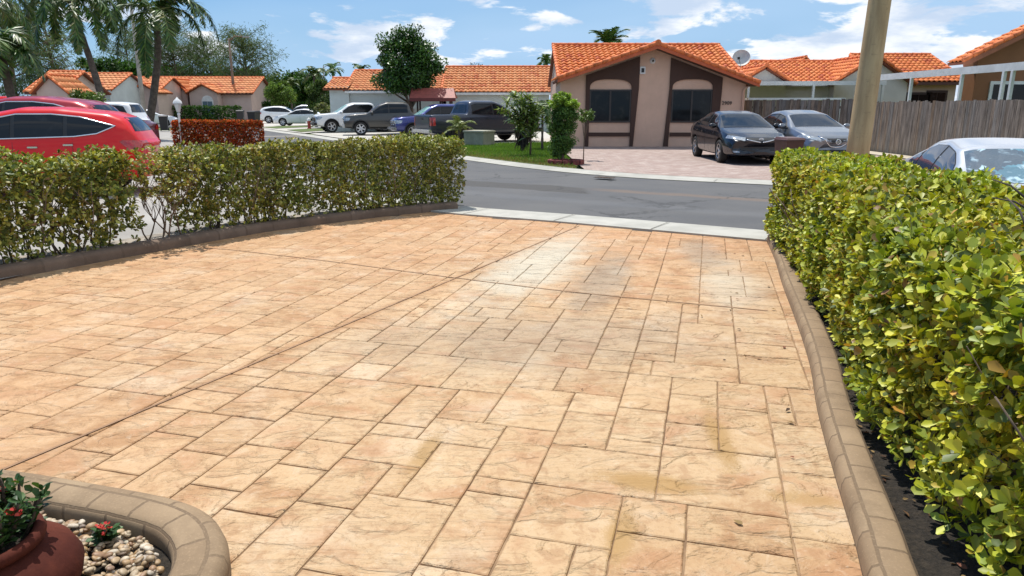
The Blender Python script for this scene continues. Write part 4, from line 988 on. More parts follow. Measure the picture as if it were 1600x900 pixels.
        mb = MB(); mb.box((L / 2 - .12, -w2 * .93, .46), (L / 2 + .13, w2 * .93, .64), bev=.05); mb.build('front_bumper', G_chrome if face == 'truck' else G_black, root)
    else:
        panel('grille', [(-w2 * .42, .66), (-w2 * .46, .82), (w2 * .46, .82), (w2 * .42, .66)], 10, 3, fr, bvh, G_black, root, .008)
        for s in (-1, 1): panel('headlight', [(s * w2 * .52, .70), (s * w2 * .50, .82), (s * w2 * .92, .84), (s * w2 * .93, .76)], 8, 3, fr, bvh, G_head, root, .010)
    # rear face
    zt_ = {'sedan': (.78, .94), 'suv': (.88, 1.06), 'bigsuv': (.80, 1.25), 'pickup': (.78, 1.14)}[kind]
    xr = -L / 2
    for s in (-1, 1):
        if kind == 'pickup':
            panel('tail_light', [(s * w2 * .80, zt_[0]), (s * w2 * .80, zt_[1]), (s * w2 * .965, zt_[1]), (s * w2 * .965, zt_[0])], 4, 6, bk, bvh, G_tail, root, .015)
            panel('tail_light', [(xr + .02, zt_[0]), (xr + .02, zt_[1]), (xr + .16, zt_[1]), (xr + .16, zt_[0])], 4, 6, lambda u, v, s=s: ((u, s * 3, v), (0, -s, 0)), bvh, G_tail, root, .012)
        else:
            panel('tail_light', [(s * w2 * .52, zt_[0] + .02), (s * w2 * .52, zt_[1]), (s * w2 * .94, zt_[1] + .02), (s * w2 * .94, zt_[0])], 8, 4, bk, bvh, G_tail, root, .010)
            panel('tail_light', [(xr + .10, zt_[0] + .02), (xr + .12, zt_[1] + .02), (xr + .42, zt_[1]), (xr + .30, zt_[0] + .06)], 6, 3, lambda u, v, s=s: ((u, s * 3, v), (0, -s, 0)), bvh, G_tail, root, .008)
    if kind == 'pickup':
        mb = MB(); mb.box((xr - .14, -w2 * .92, .48), (xr + .06, w2 * .92, .62), bev=.03); mb.build('rear_bumper', G_chrome, root)
        mb = MB(); mb.box((xr - .055, -w2 * .76, .72), (xr - .035, w2 * .76, 1.16), bev=.008); mb.build('tailgate', pm, root)
        mb = MB(); mb.box((xr - .075, -.12, 1.04), (xr - .05, .12, 1.10), bev=.01); mb.build('tailgate_handle', G_black, root)
        if big:
            for s in (-1, 1):    # wheel-arch flares and side step
                for x in X:
                    mb = MB(); pts = [(x + (r + .075) * math.cos(q), s * (w2 + .008), r + .01 + (r + .075) * math.sin(q)) for q in np.linspace(-.1, 3.24, 15)]; mb.tube(pts, .032, 6); mb.build('arch_flare', G_black, root)
                mb = MB(); mb.box((X[1] + r + .15, s * (w2 - .05), .33), (X[0] - r - .15, s * (w2 + .07), .37), bev=.015); mb.build('side_step', G_black, root)
    return root, bvh
def face_left(): return R(180)
P_red = paint('red car paint', (.62, .004, .003), .0, .30); P_red.node_tree.nodes['Principled BSDF'].inputs['Coat Weight'].default_value = .35; P_red.node_tree.nodes['Principled BSDF'].inputs['Specular IOR Level'].default_value = .3; P_red2 = paint('dark red car paint', (.38, .012, .018), .3, .3); P_plum = paint('plum car paint', (.16, .035, .06), .5, .3)
P_black = paint('black blue paint', (.006, .007, .012), .2, .22); P_grey = paint('gunmetal paint', (.21, .225, .25), .7, .28); P_silver = paint('silver paint', (.56, .58, .62), .6, .3)
P_white = paint('white car paint', (.78, .785, .79), .0, .3); P_tgrey = paint('charcoal truck paint', (.062, .060, .056), .55, .33); P_blue = paint('deep blue paint', (.030, .040, .19), .4, .27); P_slate = paint('slate truck paint', (.036, .043, .062), .55, .4)
S_teal = shade_mat('teal sun shade', (.12, .36, .36), (.36, .60, .60), (.60, .74, .74)); S_cyan = shade_mat('blue foil shade', (.015, .045, .08), (.06, .22, .30), (.40, .56, .64))
make_car('parked_suv', 'bright red crossover with chrome-edged dark windows, the nearest car behind the left hedge', 'suv', P_red, (-9.22, 13.75, .0), R(193), 'car', res=130, trim=G_chrome, scale=.955, mods=dict(W=1.86))
make_car('parked_suv', 'second red vehicle, its roof and chrome-framed rear window showing just above the nearest red car', 'suv', P_red2, (-13.2, 19.6, .05), R(183), 'car', res=70, trim=G_chrome, scale=1.09)
make_car('parked_car', 'plum coloured car behind the red ones, its rear beside the leaning palm trunk', 'sedan', P_plum, (-14.7, 24.6, .08), R(180), 'car', res=60, scale=1.02)
make_car('parked_suv', 'silver-white large utility vehicle parked between the bush and the second palm trunk', 'bigsuv', P_white, (-18.1, 31.0, .08), R(184), 'car', res=60, scale=.95)
make_car('parked_suv', 'distant bright red car roof, between the clump palm and the rounded green bush', 'suv', P_red, (-19.4, 27.5, .32), R(180), 'car', res=60)
make_car('parked_car', 'small white car half hidden behind the black wheeled bin', 'sedan', P_white, (-31.0, 62.0, .05), R(20), 'car', res=60)
make_car('parked_suv', 'black utility vehicle in front of the tall dark hedge far off', 'bigsuv', P_black, (-38.8, 99, .0), R(180), 'car', res=60)
make_car('parked_car', 'black sedan with chrome grille on the pink pavers before the house', 'sedan', P_black, (6.93, 22.55, .055), R(-90), 'car', res=120, ws_mat=G_blue, face='sedan_v', glass=G_dark)
make_car('parked_car', 'gunmetal grey sedan with broad chrome grille edge by the wood fence', 'sedan', P_grey, (8.85, 22.2, .055), R(-89), 'car', res=120, ws_mat=G_blue, face='vmotion', trim=G_black, mods=dict(top=[(0, .68), (.10, .78), (.5, .90), (1.22, 1.02), (2.10, 1.38), (2.75, 1.47), (3.3, 1.44), (4.10, 1.16), (4.55, 1.12), (4.80, 1.02)]))
make_car('parked_car', 'silver-white sedan with foil shade behind its windscreen, beyond the right hedge', 'sedan', P_silver, (5.80, 8.45, -.06), R(-108), 'car', res=120, ws_mat=S_cyan, glass=glass_mat('reflecting side glass', (.03, .045, .08), .02), scale=.90)
make_car('pickup_truck', 'charcoal crew-cab pickup with black arch flares standing behind the utility box', 'pickup', P_slate, (-1.55, 34.4, .05), R(31), 'pickup truck', res=100, rim=G_blackrim, spokes=6, ws_mat=S_cyan, face='truck_dark', scale=1.0, mods=dict(r=.42))
make_car('pickup_truck', 'deep blue pickup with teal sunshade, nose showing past the charcoal tailgate', 'pickup', P_blue, (-3.8, 39.3, .05), R(200), 'pickup truck', res=90, ws_mat=S_teal, face='truck', scale=.93)
make_car('pickup_truck', 'grey-brown crew-cab pickup with silver wheels parked broadside under the leafy tree', 'pickup', P_tgrey, (-7.1, 43.5, .05), R(192), 'pickup truck', res=90, face='truck', spokes=6)
make_car('pickup_truck', 'white pickup with black grille half hidden behind the grey-brown truck', 'pickup', P_white, (-10.2, 48.4, .05), R(203), 'pickup truck', res=80, ws_mat=S_teal, face='truck_dark')
make_car('parked_car', 'white compact sedan side-on behind the fire hydrant', 'sedan', P_white, (-18.6, 64.6, .05), R(178), 'car', res=70, spokes=6)
make_car('parked_suv', 'white crossover in the row, tail towards the far hedge', 'suv', P_white, (-23.6, 75.5, .05), R(3), 'car', res=70)
make_car('parked_suv', 'pale vehicle at the far end of the row behind the white sedan', 'bigsuv', P_silver, (-24.0, 84.0, .05), R(195), 'car', res=60)

# ================================================================== BUILDINGS, FENCES, POLES
def tile_mat(name, a, b, c):
    t = NT(name); r = t.n('ShaderNodeSeparateColor'); t.l(t.attr('tone')[0], r.inputs[0])
    col = t.mix(r.outputs[0], a, b); col = t.mix(t.step(r.outputs[1], .80, .95), col, c)
    col = t.mix(t.math('MULTIPLY', t.step(t.noise(1.3, 6, .7), .5, .72), .35), col, tuple(x * .55 for x in a)); col = t.mix(t.math('MULTIPLY', t.step(t.noise(9, 4, .7), .55, .75), .25), col, (.60, .42, .30))
    t.set(Base_Color=col, Roughness=.75); t.bump(t.noise(35, 4, .6), .2, .01); return t.m
T_orange = tile_mat('orange clay tile', (.70, .165, .030), (.80, .25, .060), (.52, .095, .025))
T_pale = tile_mat('weathered clay tile', (.72, .235, .075), (.80, .32, .12), (.58, .15, .05))
T_ridge = simple('ridge tile clay', (.66, .17, .05), .75, var=.3, scale=6)
T_under = simple('tile underside', (.20, .06, .03), .9)
def tile_roof(name, O, U, V, w, h, m, parent, tu=.25, tv=.36, inside=None, amp=.055, back=True):
    O, U, V = Vector(O), Vector(U).normalized(), Vector(V).normalized(); N = U.cross(V).normalized()
    if N.z < 0: N = -N
    nu, nv = max(1, round(w / tu)), max(1, round(h / tv)); tu, tv = w / nu, h / nv
    S = [(0, 0), (.10, .25), (.28, .86), (.42, 1), (.56, .86), (.74, .25), (.88, .02), (1, 0)]; k = len(S); vs = []; fs = []; cols = []
    for j in range(nv):
        for i in range(nu):
            if inside and not inside((i + .5) * tu, (j + .5) * tv): continue
            o = len(vs); c = (*rng.random(3), 1); jz = rng.uniform(-.004, .004); ju = rng.uniform(-.006, .006)
            for (vv, z0) in ((j * tv - .02, .045), (j * tv - .02, .018), ((j + 1) * tv + .02, .0)):
                for (u_, z_) in S: p = O + U * ((i + u_) * tu + ju) + V * vv + N * (amp * z_ + z0 * (1 if vv < (j + .5) * tv else 0) + .004 + jz); vs.append(p[:]); cols.append(c)
            for q in range(k - 1): fs += [(o + q, o + q + 1, o + 2 * k + q + 1, o + 2 * k + q), (o + k + q, o + k + q + 1, o + q + 1, o + q)]
    me = bpy.data.meshes.new(name); me.from_pydata(vs, [], fs); at_ = me.attributes.new('tone', 'FLOAT_COLOR', 'POINT'); at_.data.foreach_set('color', np.array(cols, 'f').ravel()); me.materials.append(m)
    me.polygons.foreach_set('use_smooth', [True] * len(fs)); me.update(); o = link(name, me, parent)
    if back and not inside:
        b = MB(); q = [O, O + U * w, O + U * w + V * h, O + V * h]; b.add([p - N * .004 for p in q] + [p - N * .11 for p in q], [(0, 1, 2, 3), (7, 6, 5, 4), (0, 4, 5, 1), (1, 5, 6, 2), (2, 6, 7, 3), (3, 7, 4, 0)]); b.build('roof_deck', T_under, parent)
    return o
def ridge(name, a, b, m, parent, r=.095, seg=.38):
    a, b = Vector(a), Vector(b); n = max(1, round((b - a).length / seg)); mb = MB()
    for i in range(n):
        p, q = a.lerp(b, i / n), a.lerp(b, (i + 1.06) / n); mb.tube([p, q], [r * 1.08, r * .92], 10)
    return mb.build(name, m, parent)
def stucco(name, col, var=.08):
    if name in MATS: return MATS[name]
    t = NT(name); n1 = t.noise(.8, 6, .65); n2 = t.noise(45, 4, .7); xyz = t.n('ShaderNodeSeparateXYZ'); t.l(t.coord(), xyz.inputs[0])
    c = t.mix(t.step(n1, .3, .7), tuple(x * (1 - var) for x in col), tuple(min(1, x * (1 + var)) for x in col))
    c = t.mix(t.math('MULTIPLY', t.step(t.noise(3, 6, .7, t.coord(scale=(4, 4, .5))), .56, .75), .22), c, tuple(x * .55 for x in col))
    t.set(Base_Color=c, Roughness=.9); t.bump(n2, .35, .006); MATS[name] = t.m; return t.m
S_pink = stucco('pink beige stucco', (.66, .44, .325)); S_brown = stucco('dark brown stucco', (.072, .038, .028)); S_white = stucco('off white stucco', (.66, .64, .58)); S_grey = stucco('cool white stucco', (.56, .60, .58))
S_rust = stucco('brown orange stucco', (.26, .115, .055)); S_rose = stucco('dusty pink stucco', (.54, .41, .36)); W_dark = glass_mat('dark house window', (.008, .009, .010), .06); W_dark.node_tree.nodes['Principled BSDF'].inputs['Specular IOR Level'].default_value = .25; F_dark = simple('dark window frame', (.035, .028, .026), .5); F_white = simple('white painted metal', (.70, .70, .69), .5, var=.12, scale=2)
def XZp(b, poly, y0, y1, mi=0):
    """draw a polygon in X,Z and extrude it along Y"""
    n = len(poly); v = [(x, y0, z) for x, z in poly] + [(x, y1, z) for x, z in poly]
    b.add(v, [list(range(n)), list(range(n, 2 * n))[::-1]] + [(i, i + n, (i + 1) % n + n, (i + 1) % n) for i in range(n)], mi); return b
def fixn(o):
    bm = bmesh.new(); bm.from_mesh(o.data); bmesh.ops.recalc_face_normals(bm, faces=bm.faces[:]); bm.to_mesh(o.data); bm.free(); return o

# ---- the house across the street
H = thing('bungalow', 'pink-beige house with dark brown arches and orange tiled gable straight across the street', 'house', (5.95, 30, 0))
hx = lambda px, y=160: at(px, y, 30).x - 5.95
def build_house():
    PK, SL, SR, ZT = -.22, .335, .359, 4.04
    gl = lambda x: ZT - .12 - (SL if x < PK else SR) * abs(x - PK)      # underside of gable
    w = MB(); XZp(w, [(-3.98, 0), (3.55, 0), (3.55, gl(3.55) - .02), (PK, ZT - .14), (-3.98, gl(-3.98) - .02)], 0, 3.2)
    fixn(w.build('front_wall', S_pink, H))
    w = MB(); w.add([(-3.96, .1, 0), (-3.96, 8, 0), (-3.96, 8, 2.75), (-3.96, 4, 4.28), (-3.96, .1, 2.75), (3.35, .1, 0), (3.35, 8, 0), (3.35, 8, 2.72), (3.35, 4, 4.28), (3.35, .1, 2.55)], [(0, 1, 2, 3, 4), (9, 8, 7, 6, 5), (1, 6, 7, 2), (0, 4, 9, 5)])
    fixn(w.build('side_walls', S_pink, H))
    for (x0, a, b_, x1, xt0, xt1) in ((-2.95, -2.79, -1.09, -.84, -2.95, -.80), (.33, .56, 2.21, 2.50, .45, 2.58)):
        m = MB(); gap = .02
        # legs, spandrel with a flat elliptical arch
        XZp(m, [(x0, 0), (a, 0), (a, 2.36), (xt0, 2.36)] if x0 < 0 else [(x0 - .03, 0), (a - .06, 0), (a, 2.36), (xt0, 2.36)], -.07, -.001)
        XZp(m, [(b_, 0), (x1 - .12 if x0 < 0 else x1, 0), (xt1, 2.36), (b_, 2.36)], -.07, -.001)
        arc = []; cx, hw_ = (a + b_) / 2, (b_ - a) / 2
        for k in range(17):
            q = math.pi * k / 16; arc.append((cx + hw_ * math.copysign(abs(math.cos(q)) ** .75, math.cos(q)), 2.36 + .37 * math.sin(q) ** .7))
        top = [(xt1, 2.36)] + arc[::1] + [(xt0, 2.36)]
        top = [(xt1, 2.361), (b_, 2.361)] + arc[1:-1] + [(a, 2.361), (xt0, 2.361), (xt0, gl(xt0) - .12)] + ([(xt1, gl(xt1) - .12)])
        XZp(m, top, -.07, -.001)
        XZp(m, [(a, .47), (b_, .47), (b_, .62), (a, .62)], -.05, -.001)
        o = m.build('brown_surround', S_brown, H); fixn(o)
        f = MB(); z0, z1 = 1.02, 2.33
        for (p, q) in (((a, z0), (b_, z0 + .07)), ((a, z1 - .06), (b_, z1)), ((a, z0 + .07), (a + .06, z1 - .06)), ((b_ - .06, z0 + .07), (b_, z1 - .06)), ((cx - .035, z0 + .07), (cx + .035, z1 - .06))): f.box((p[0], -.045, p[1]), (q[0], -.002, q[1]))
        wf = f.build('window', F_dark, H)
        g = MB(); g.box((a + .06, -.018, z0 + .07), (b_ - .06, -.003, z1 - .06)); g.build('pane', W_dark, wf)
    # number, lantern, small vent
    cu = bpy.data.curves.new('house_number', 'FONT'); cu.body = '2909'; cu.size = .20; cu.extrude = .012; cu.space_character = 1.05
    tmp = link('tmp', cu); dg = bpy.context.evaluated_depsgraph_get(); me = bpy.data.meshes.new_from_object(tmp.evaluated_get(dg)); bpy.data.objects.remove(tmp)
    me.materials.clear(); me.materials.append(F_dark); o = link('house_number', me, H); o.rotation_euler = (R(90), 0, 0); o.location = (2.62, -.016, 1.73)
    b = MB(); b.box((-.78, -.06, 2.93), (-.56, -.001, 3.22), bev=.012); vb = b.build('vent_frame', F_white, H); b = MB(); b.box((-.73, -.066, 2.99), (-.61, -.062, 3.16)); b.build('vent_opening', G_black, vb)
    b = MB(); b.lathe([(.001, -.09), (.07, -.08), (.11, -.03), (.12, -.002)], 20, 'y', org=(-.28, 0, 3.44)); lo = b.build('round_light', F_white, H); b = MB(); b.lathe([(.001, -.11), (.04, -.10), (.055, -.075)], 12, 'y', org=(-.28, 0, 3.44)); b.build('lamp_lens', simple('smoky lens', (.10, .09, .08), .2), lo)
    # roofs
    ang = math.atan2(1.60, 4.3); V = (0, math.cos(ang), math.sin(ang)); hs = math.hypot(1.60, 4.3)
    sa = math.sin(ang); tile_roof('roof', (-4.10, -.28, 2.74), (1, 0, 0), V, 7.54, hs, T_orange, H, inside=lambda u, v: 2.74 + v * sa > ZT - .10 - (SL if u < 3.88 else SR) * abs(u - 3.88))
    tile_roof('roof', (-4.10, 8.3, 2.74), (1, 0, 0), (0, -math.cos(ang), math.sin(ang)), 7.54, hs, T_orange, H)
    ridge('ridge_tiles', (-4.15, 4.0, 4.38), (3.47, 4.0, 4.38), T_ridge, H)
    ridge('rake_tiles', (-4.08, -.3, 2.78), (-4.08, 4.0, 4.37), T_ridge, H, .08); ridge('rake_tiles', (3.42, -.3, 2.80), (3.42, 4.0, 4.37), T_ridge, H, .08)
    for s, sl, ex in ((-1, SL, 3.92), (1, SR, 4.12)):
        a2 = math.atan(sl); L_ = ex / math.cos(a2); zE = ZT - sl * ex
        # slope runs up towards the ridge; U along Y
        tile_roof('gable_roof', (PK + s * ex, -.62, zE), (0, 1, 0), (-s * math.cos(a2), 0, math.sin(a2)), 3.9, L_, T_orange, H)
        m = MB(); XZp(m, [(PK, ZT - .03), (PK + s * ex, zE - .03), (PK + s * ex, zE - .15), (PK, ZT - .18)], -.66, -.60); fixn(m.build('barge_board', simple('terracotta fascia', (.50, .11, .04), .7), H))
        m = MB(); XZp(m, [(PK, ZT - .12), (PK + s * (ex - .1), zE - .09), (PK + s * (ex - .1), zE - .12), (PK, ZT - .16)], -.60, -.02); fixn(m.build('soffit', simple('brown soffit', (.10, .055, .038), .8), H))
        ridge('barge_tiles', (PK + s * (ex + .02), -.62, zE + .03), (PK, -.62, ZT + .03), T_ridge, H, .085)
    ridge('ridge_tiles', (PK, -.70, ZT + .05), (PK, 3.2, ZT + .05), T_ridge, H, .11)
    m = MB(); m.tube([(3.45, -.05, .1), (3.45, -.05, 2.3), (3.62, -.2, 2.46)], .035, 8); m.build('downpipe', S_pink, H)
    m = MB(); m.tube([(-4.07, -.2, 2.70), (-4.07, 3.95, 4.25)], .03, 5); m.build('eave_trim', F_dark, H)
build_house()
# satellite dish
def dish():
    o = thing('satellite_dish', 'pale satellite dish on a thin mast above the right roof corner of the pink house', 'satellite dish', (10.0, 32.6, 1.95)); b = MB()
    b.tube([(0, 0, 0), (0, 0, 1.35), (0, -.06, 1.6)], .03, 8); b.tube([(0, 0, 1.2), (-.55, -.35, 1.55)], .012, 5); b.build('mast', simple('galvanised', (.35, .38, .40), .5, .4), o)
    b = MB(); pr = []
    for k in range(9): r_ = .46 * k / 8; pr.append((max(r_, .001), .16 * (r_ / .46) ** 2))
    b.lathe(pr, 28); pr2 = [(r_, z - .012) for r_, z in pr]; b.lathe(pr2[::-1], 28); d = b.build('reflector', simple('dish grey', (.55, .55, .52), .6), o); d.scale = (.82, .82, .82); d.location = (.02, -.03, 1.72); d.rotation_euler = (R(62), R(-28), 0)
    b = MB(); b.tube([(0, -.05, 1.52), (-.22, -.45, 1.72)], .012, 5); b.box((-.27, -.52, 1.68), (-.18, -.42, 1.78), bev=.01); b.build('receiver_arm', G_black, o)
dish()

# ---- generic tiled houses
def tiled_house(name, label, X0, X1, Y, ze, zr, run, wall, tile, gables=(), windows=(), tu=.30, over=.35, depth=None, ends=True, y_front=None):
    cx = (X0 + X1) / 2; o = thing(name, label, 'house', (cx, Y, 0)); x0, x1 = X0 - cx, X1 - cx
    w = MB(); w.add([(x0, 0, 0), (x0, 2 * run, 0), (x0, 2 * run, ze), (x0, run, zr - .1), (x0, 0, ze), (x1, 0, 0), (x1, 2 * run, 0), (x1, 2 * run, ze), (x1, run, zr - .1), (x1, 0, ze)],
                    [(0, 4, 3, 2, 1), (5, 6, 7, 8, 9), (0, 5, 9, 4), (1, 2, 7, 6)]); fixn(w.build('wall', wall, o))
    a = math.atan2(zr - ze, run); hs = (run + over) / math.cos(a); ze2 = ze - over * math.tan(a)
    tile_roof('roof', (x0 - over, -over, ze2), (1, 0, 0), (0, math.cos(a), math.sin(a)), x1 - x0 + 2 * over, hs, tile, o, tu, tu * 1.4)
    tile_roof('roof', (x0 - over, 2 * run + over, ze2), (1, 0, 0), (0, -math.cos(a), math.sin(a)), x1 - x0 + 2 * over, hs, tile, o, tu * 1.6, tu * 2)
    ridge('ridge_tiles', (x0 - over, run, zr + .03), (x1 + over, run, zr + .03), T_ridge, o, .11, .5)
    for s in (x0 - over, x1 + over): ridge('rake_tiles', (s, -over, ze2 + .04), (s, run, zr + .02), T_ridge, o, .085, .5)
    b = MB(); b.box((x0 - over + .05, -over - .06, ze2 - .17), (x1 + over - .05, -over - .01, ze2 - .02)); b.build('fascia', F_white if wall in (S_grey, S_white) else simple('brown fascia', (.10, .05, .035), .8), o)
    for (gx, hw, pz, fy, mt) in gables:
        gx -= cx; a2 = math.atan2(pz - ze, hw); L_ = (hw + .3) / math.cos(a2); zE = ze - .3 * math.tan(a2)
        w = MB(); XZp(w, [(gx - hw, 0), (gx + hw, 0), (gx + hw, ze), (gx, pz - .05), (gx - hw, ze)], fy, 1.0); fixn(w.build('gable_wall', mt, o))
        for s in (-1, 1):
            tile_roof('gable_roof', (gx + s * (hw + .3), fy - .3, zE), (0, 1, 0), (-s * math.cos(a2), 0, math.sin(a2)), run * (pz - ze) / (zr - ze) + .3 - fy, L_, tile, o, tu, tu * 1.4)
            ridge('barge_tiles', (gx + s * (hw + .3), fy - .32, zE + .03), (gx, fy - .32, pz + .06), T_ridge, o, .08, .5)
        ridge('ridge_tiles', (gx, fy - .35, pz + .07), (gx, run * (pz - ze) / (zr - ze), pz + .07), T_ridge, o, .10, .5)
    for (wx, z0, z1, hw, fy, arch) in windows:
        wx -= cx; b = MB(); fr = []
        poly = [(wx - hw - .12, z0 - .12), (wx + hw + .12, z0 - .12), (wx + hw + .12, z1)] + ([(wx + (hw + .12) * math.cos(q), z1 + (hw + .12) * math.sin(q)) for q in np.linspace(.2, 2.94, 8)] if arch else [(wx + hw + .12, z1 + .12), (wx - hw - .12, z1 + .12)]) + [(wx - hw - .12, z1)]
        XZp(b, poly, fy - .05, fy - .005); f = fixn(b.build('window', F_white if arch else F_dark, o)); b = MB(); b.box((wx - hw, fy - .065, z0), (wx - .02, fy - .053, z1)); b.box((wx + .02, fy - .065, z0), (wx + hw, fy - .053, z1)); b.build('pane', W_dark if not arch else glass_mat('sky lit pane', (.12, .18, .22), .1), f)
    return o
X = lambda px, Y: at(px, 150, Y).x
Zp = lambda py, Y: at(800, py, Y).z
tiled_house('long_house', 'long low cool-white house with orange tiled roof behind the parked trucks', X(697, 50), X(858, 50), 50, Zp(141, 50), Zp(105, 53.5), 3.6, S_grey, T_pale, windows=(), over=.3)
tiled_house('long_house', 'cool-white house wing with plain wall left of the leafy tree, behind the grey-brown truck', X(546, 50.4), X(690, 50.4), 50.4, Zp(139, 50.4), Zp(111, 54), 3.6, S_grey, T_pale, over=.3)
def wing():
    o = thing('low_house_wing', 'low tiled end block where the cool-white wall stops at its left', 'house', (X(531, 50.2), 50.2, 0)); x0, x1 = X(515, 50.2) - X(531, 50.2), X(545, 50.2) - X(531, 50.2)
    b = MB(); b.add([(x0, 0, 0), (x1, 0, 0), (x1, 0, 3.0), (x0, 0, 3.0), (x0, 5, 0), (x1, 5, 0), (x1, 5, 3.5), (x0, 5, 3.5)], [(0, 1, 2, 3), (4, 7, 6, 5), (0, 3, 7, 4), (1, 5, 6, 2), (3, 2, 6, 7)]); fixn(b.build('wall', S_grey, o))
    a = math.atan2(.75, 2.8); tile_roof('roof', (x0 - .35, -.35, 2.85), (1, 0, 0), (0, math.cos(a), math.sin(a)), x1 - x0 + .35, 3.0, T_pale, o, .30, .42)
    ridge('ridge_tiles', (x0 - .35, 2.55, 3.66), (x1, 2.55, 3.66), T_ridge, o, .10)
wing()
b = MB()
for i in range(28): b.box((X(600, 48.8) + i * .17, 48.8, .1), (X(600, 48.8) + i * .17 + .155, 48.83, 1.55))
for z in (.4, 1.3): b.box((X(600, 48.8), 48.84, z), (X(600, 48.8) + 28 * .17, 48.9, z + .08))
tag(b.build('board_fence', simple('greying white boards', (.44, .44, .42), .8, var=.2)), 'low greyish white board fence behind the red-roofed kiosk', 'fence')
# kiosk with a red roof
def kiosk():
    Y = 44.5; o = thing('mailbox_shelter', 'small open shelter with dark red gabled roof in front of the leafy tree', 'shelter', (X(676, Y), Y, 0)); w = X(712, Y) - X(640, Y); hw = w / 2
    zr, ze = Zp(137.5, Y + .6), Zp(153, Y); red = simple('red roof boards', (.30, .075, .055), .6, var=.2, scale=8)
    b = MB(); t_ = .06
    b.add([(-hw, -.1, ze), (hw, -.1, ze), (hw - .18, .75, zr), (-hw + .05, .75, zr), (-hw, -.1, ze - t_), (hw, -.1, ze - t_), (hw - .18, .75, zr - t_), (-hw + .05, .75, zr - t_)], [(0, 1, 2, 3), (7, 6, 5, 4), (0, 4, 5, 1), (1, 5, 6, 2), (3, 2, 6, 7), (0, 3, 7, 4)])
    b.add([(-hw, 1.6, ze), (hw, 1.6, ze), (hw - .18, .75, zr), (-hw + .05, .75, zr)], [(3, 2, 1, 0)])
    fixn(b.build('roof', red, o)); b = MB(); b.box((-hw, -.13, ze - .20), (hw, -.102, ze - .005)); b.build('fascia', simple('deep red fascia', (.15, .03, .025), .6), o)
    b = MB(); b.add([(-hw + .02, 0, ze - .2), (-hw + .02, 1.5, ze - .2), (-hw + .05, .75, zr - .06)], [(0, 1, 2), (2, 1, 0)]); b.build('gable_end', simple('deep red fascia', (.15, .03, .025)), o)
    for x in (-hw + .45, .0 + .45, hw - .35):
        for y in (.1, 1.35): b = MB(); b.box((x - .05, y - .05, 0), (x + .05, y + .05, ze - .06)); b.build('post', simple('dark brown post', (.05, .03, .025), .8), o)
kiosk()
# right of the street, behind the fence
R1 = tiled_house('gabled_house', 'off-white house with orange roof between two white front gables, left of the big pole', X(1178, 38), X(1362, 38), 38, 2.95, Zp(97, 42), 4.0, S_white, T_orange,
    gables=((X(1192, 37), 1.15, Zp(104, 37), -.9, S_white), (X(1350, 38), 1.85, Zp(88, 37.4), -.6, S_white)), windows=(), tu=.27)
tiled_house('gabled_house', 'cream house with bright orange roof just right of the big pole', X(1378, 40), X(1492, 40), 40, 3.1, Zp(85, 43), 3.6, stucco('cream stucco', (.48, .43, .34)), T_orange, windows=((X(1435, 40), 1.2, 2.3, .6, 0, False), (X(1463, 40), .2, 2.4, .45, 0, False)), tu=.27)
tiled_house('gabled_house', 'far orange roof peeping over the middle of the off-white house', X(1170, 56), X(1262, 56), 56, 3.6, Zp(99, 60), 4.0, S_white, T_orange, gables=((X(1247, 56), 1.6, Zp(91, 56), -.5, S_white),), tu=.35)
def right_house():
    Y = 29.0; o = thing('brown_house', 'orange-brown stucco house with big tiled gable at the right picture edge', 'house', (17.2, Y, 0)); zl = Zp(98, Y); sl = .50
    w = MB(); XZp(w, [(.95, 0), (9, 0), (9, zl + .9), (4.9, zl + 4.6 * sl), (.95, zl + .3)], 0, .8); w.box((6.6, .8, 0), (9, 9, zl)); w = fixn(w.build('wall', S_rust, o))
    a = math.atan(sl); L_ = 4.9 / math.cos(a)
    tile_roof('gable_roof', (0, -.6, zl), (0, 1, 0), (math.cos(a), 0, math.sin(a)), 1.0, L_, T_orange, o)
    tile_roof('gable_roof', (9.8, -.6, zl), (0, 1, 0), (-math.cos(a), 0, math.sin(a)), 1.5, L_, T_orange, o)
    m = MB(); XZp(m, [(0, zl - .02), (4.9, zl + 4.9 * sl - .02), (4.9, zl + 4.9 * sl - .2), (.05, zl - .2)], -.66, -.6); fixn(m.build('barge_board', simple('brown orange fascia', (.28, .10, .05), .7), o))
    ridge('barge_tiles', (-.02, -.63, zl + .05), (4.9, -.63, zl + 4.9 * sl + .05), T_ridge, o, .085)
    b = MB(); b.box((1.55, -.06, 1.35), (3.6, -.003, 2.62)); f = b.build('window', F_white, o); b = MB(); b.box((1.68, -.075, 1.45), (3.5, -.063, 2.5)); b.build('pane', W_dark, f)
right_house()
def patio(name, label, pts, zt, slope_to, posts, th=.22):
    o = thing(name, label, 'patio cover', (pts[0][0], pts[0][1], 0)); (xa, ya), (xb, yb) = pts; dx, dy = xb - xa, yb - ya; (ux, uy) = slope_to
    b = MB(); v = []
    for (x, y, z) in ((0, 0, zt), (dx, dy, zt), (dx + ux, dy + uy, zt + .12), (ux, uy, zt + .12)): v += [(x, y, z), (x, y, z - .10)]
    b.add(v, [(0, 2, 4, 6), (7, 5, 3, 1), (0, 1, 3, 2), (2, 3, 5, 4), (4, 5, 7, 6), (6, 7, 1, 0)]); fixn(b.build('roof_panel', F_white, o))
    L_ = math.hypot(dx, dy); b = MB(); M = Matrix.Rotation(math.atan2(dy, dx), 4, 'Z'); b.box((0, -.045, zt - th), (L_, .045, zt + .03), M=M); bm_ = b.build('beam', F_white, o)
    for k in posts: b = MB(); b.box((dx * k - .05, dy * k - .05, 0), (dx * k + .05, dy * k + .05, zt - th)); b.build('post', F_white, o)
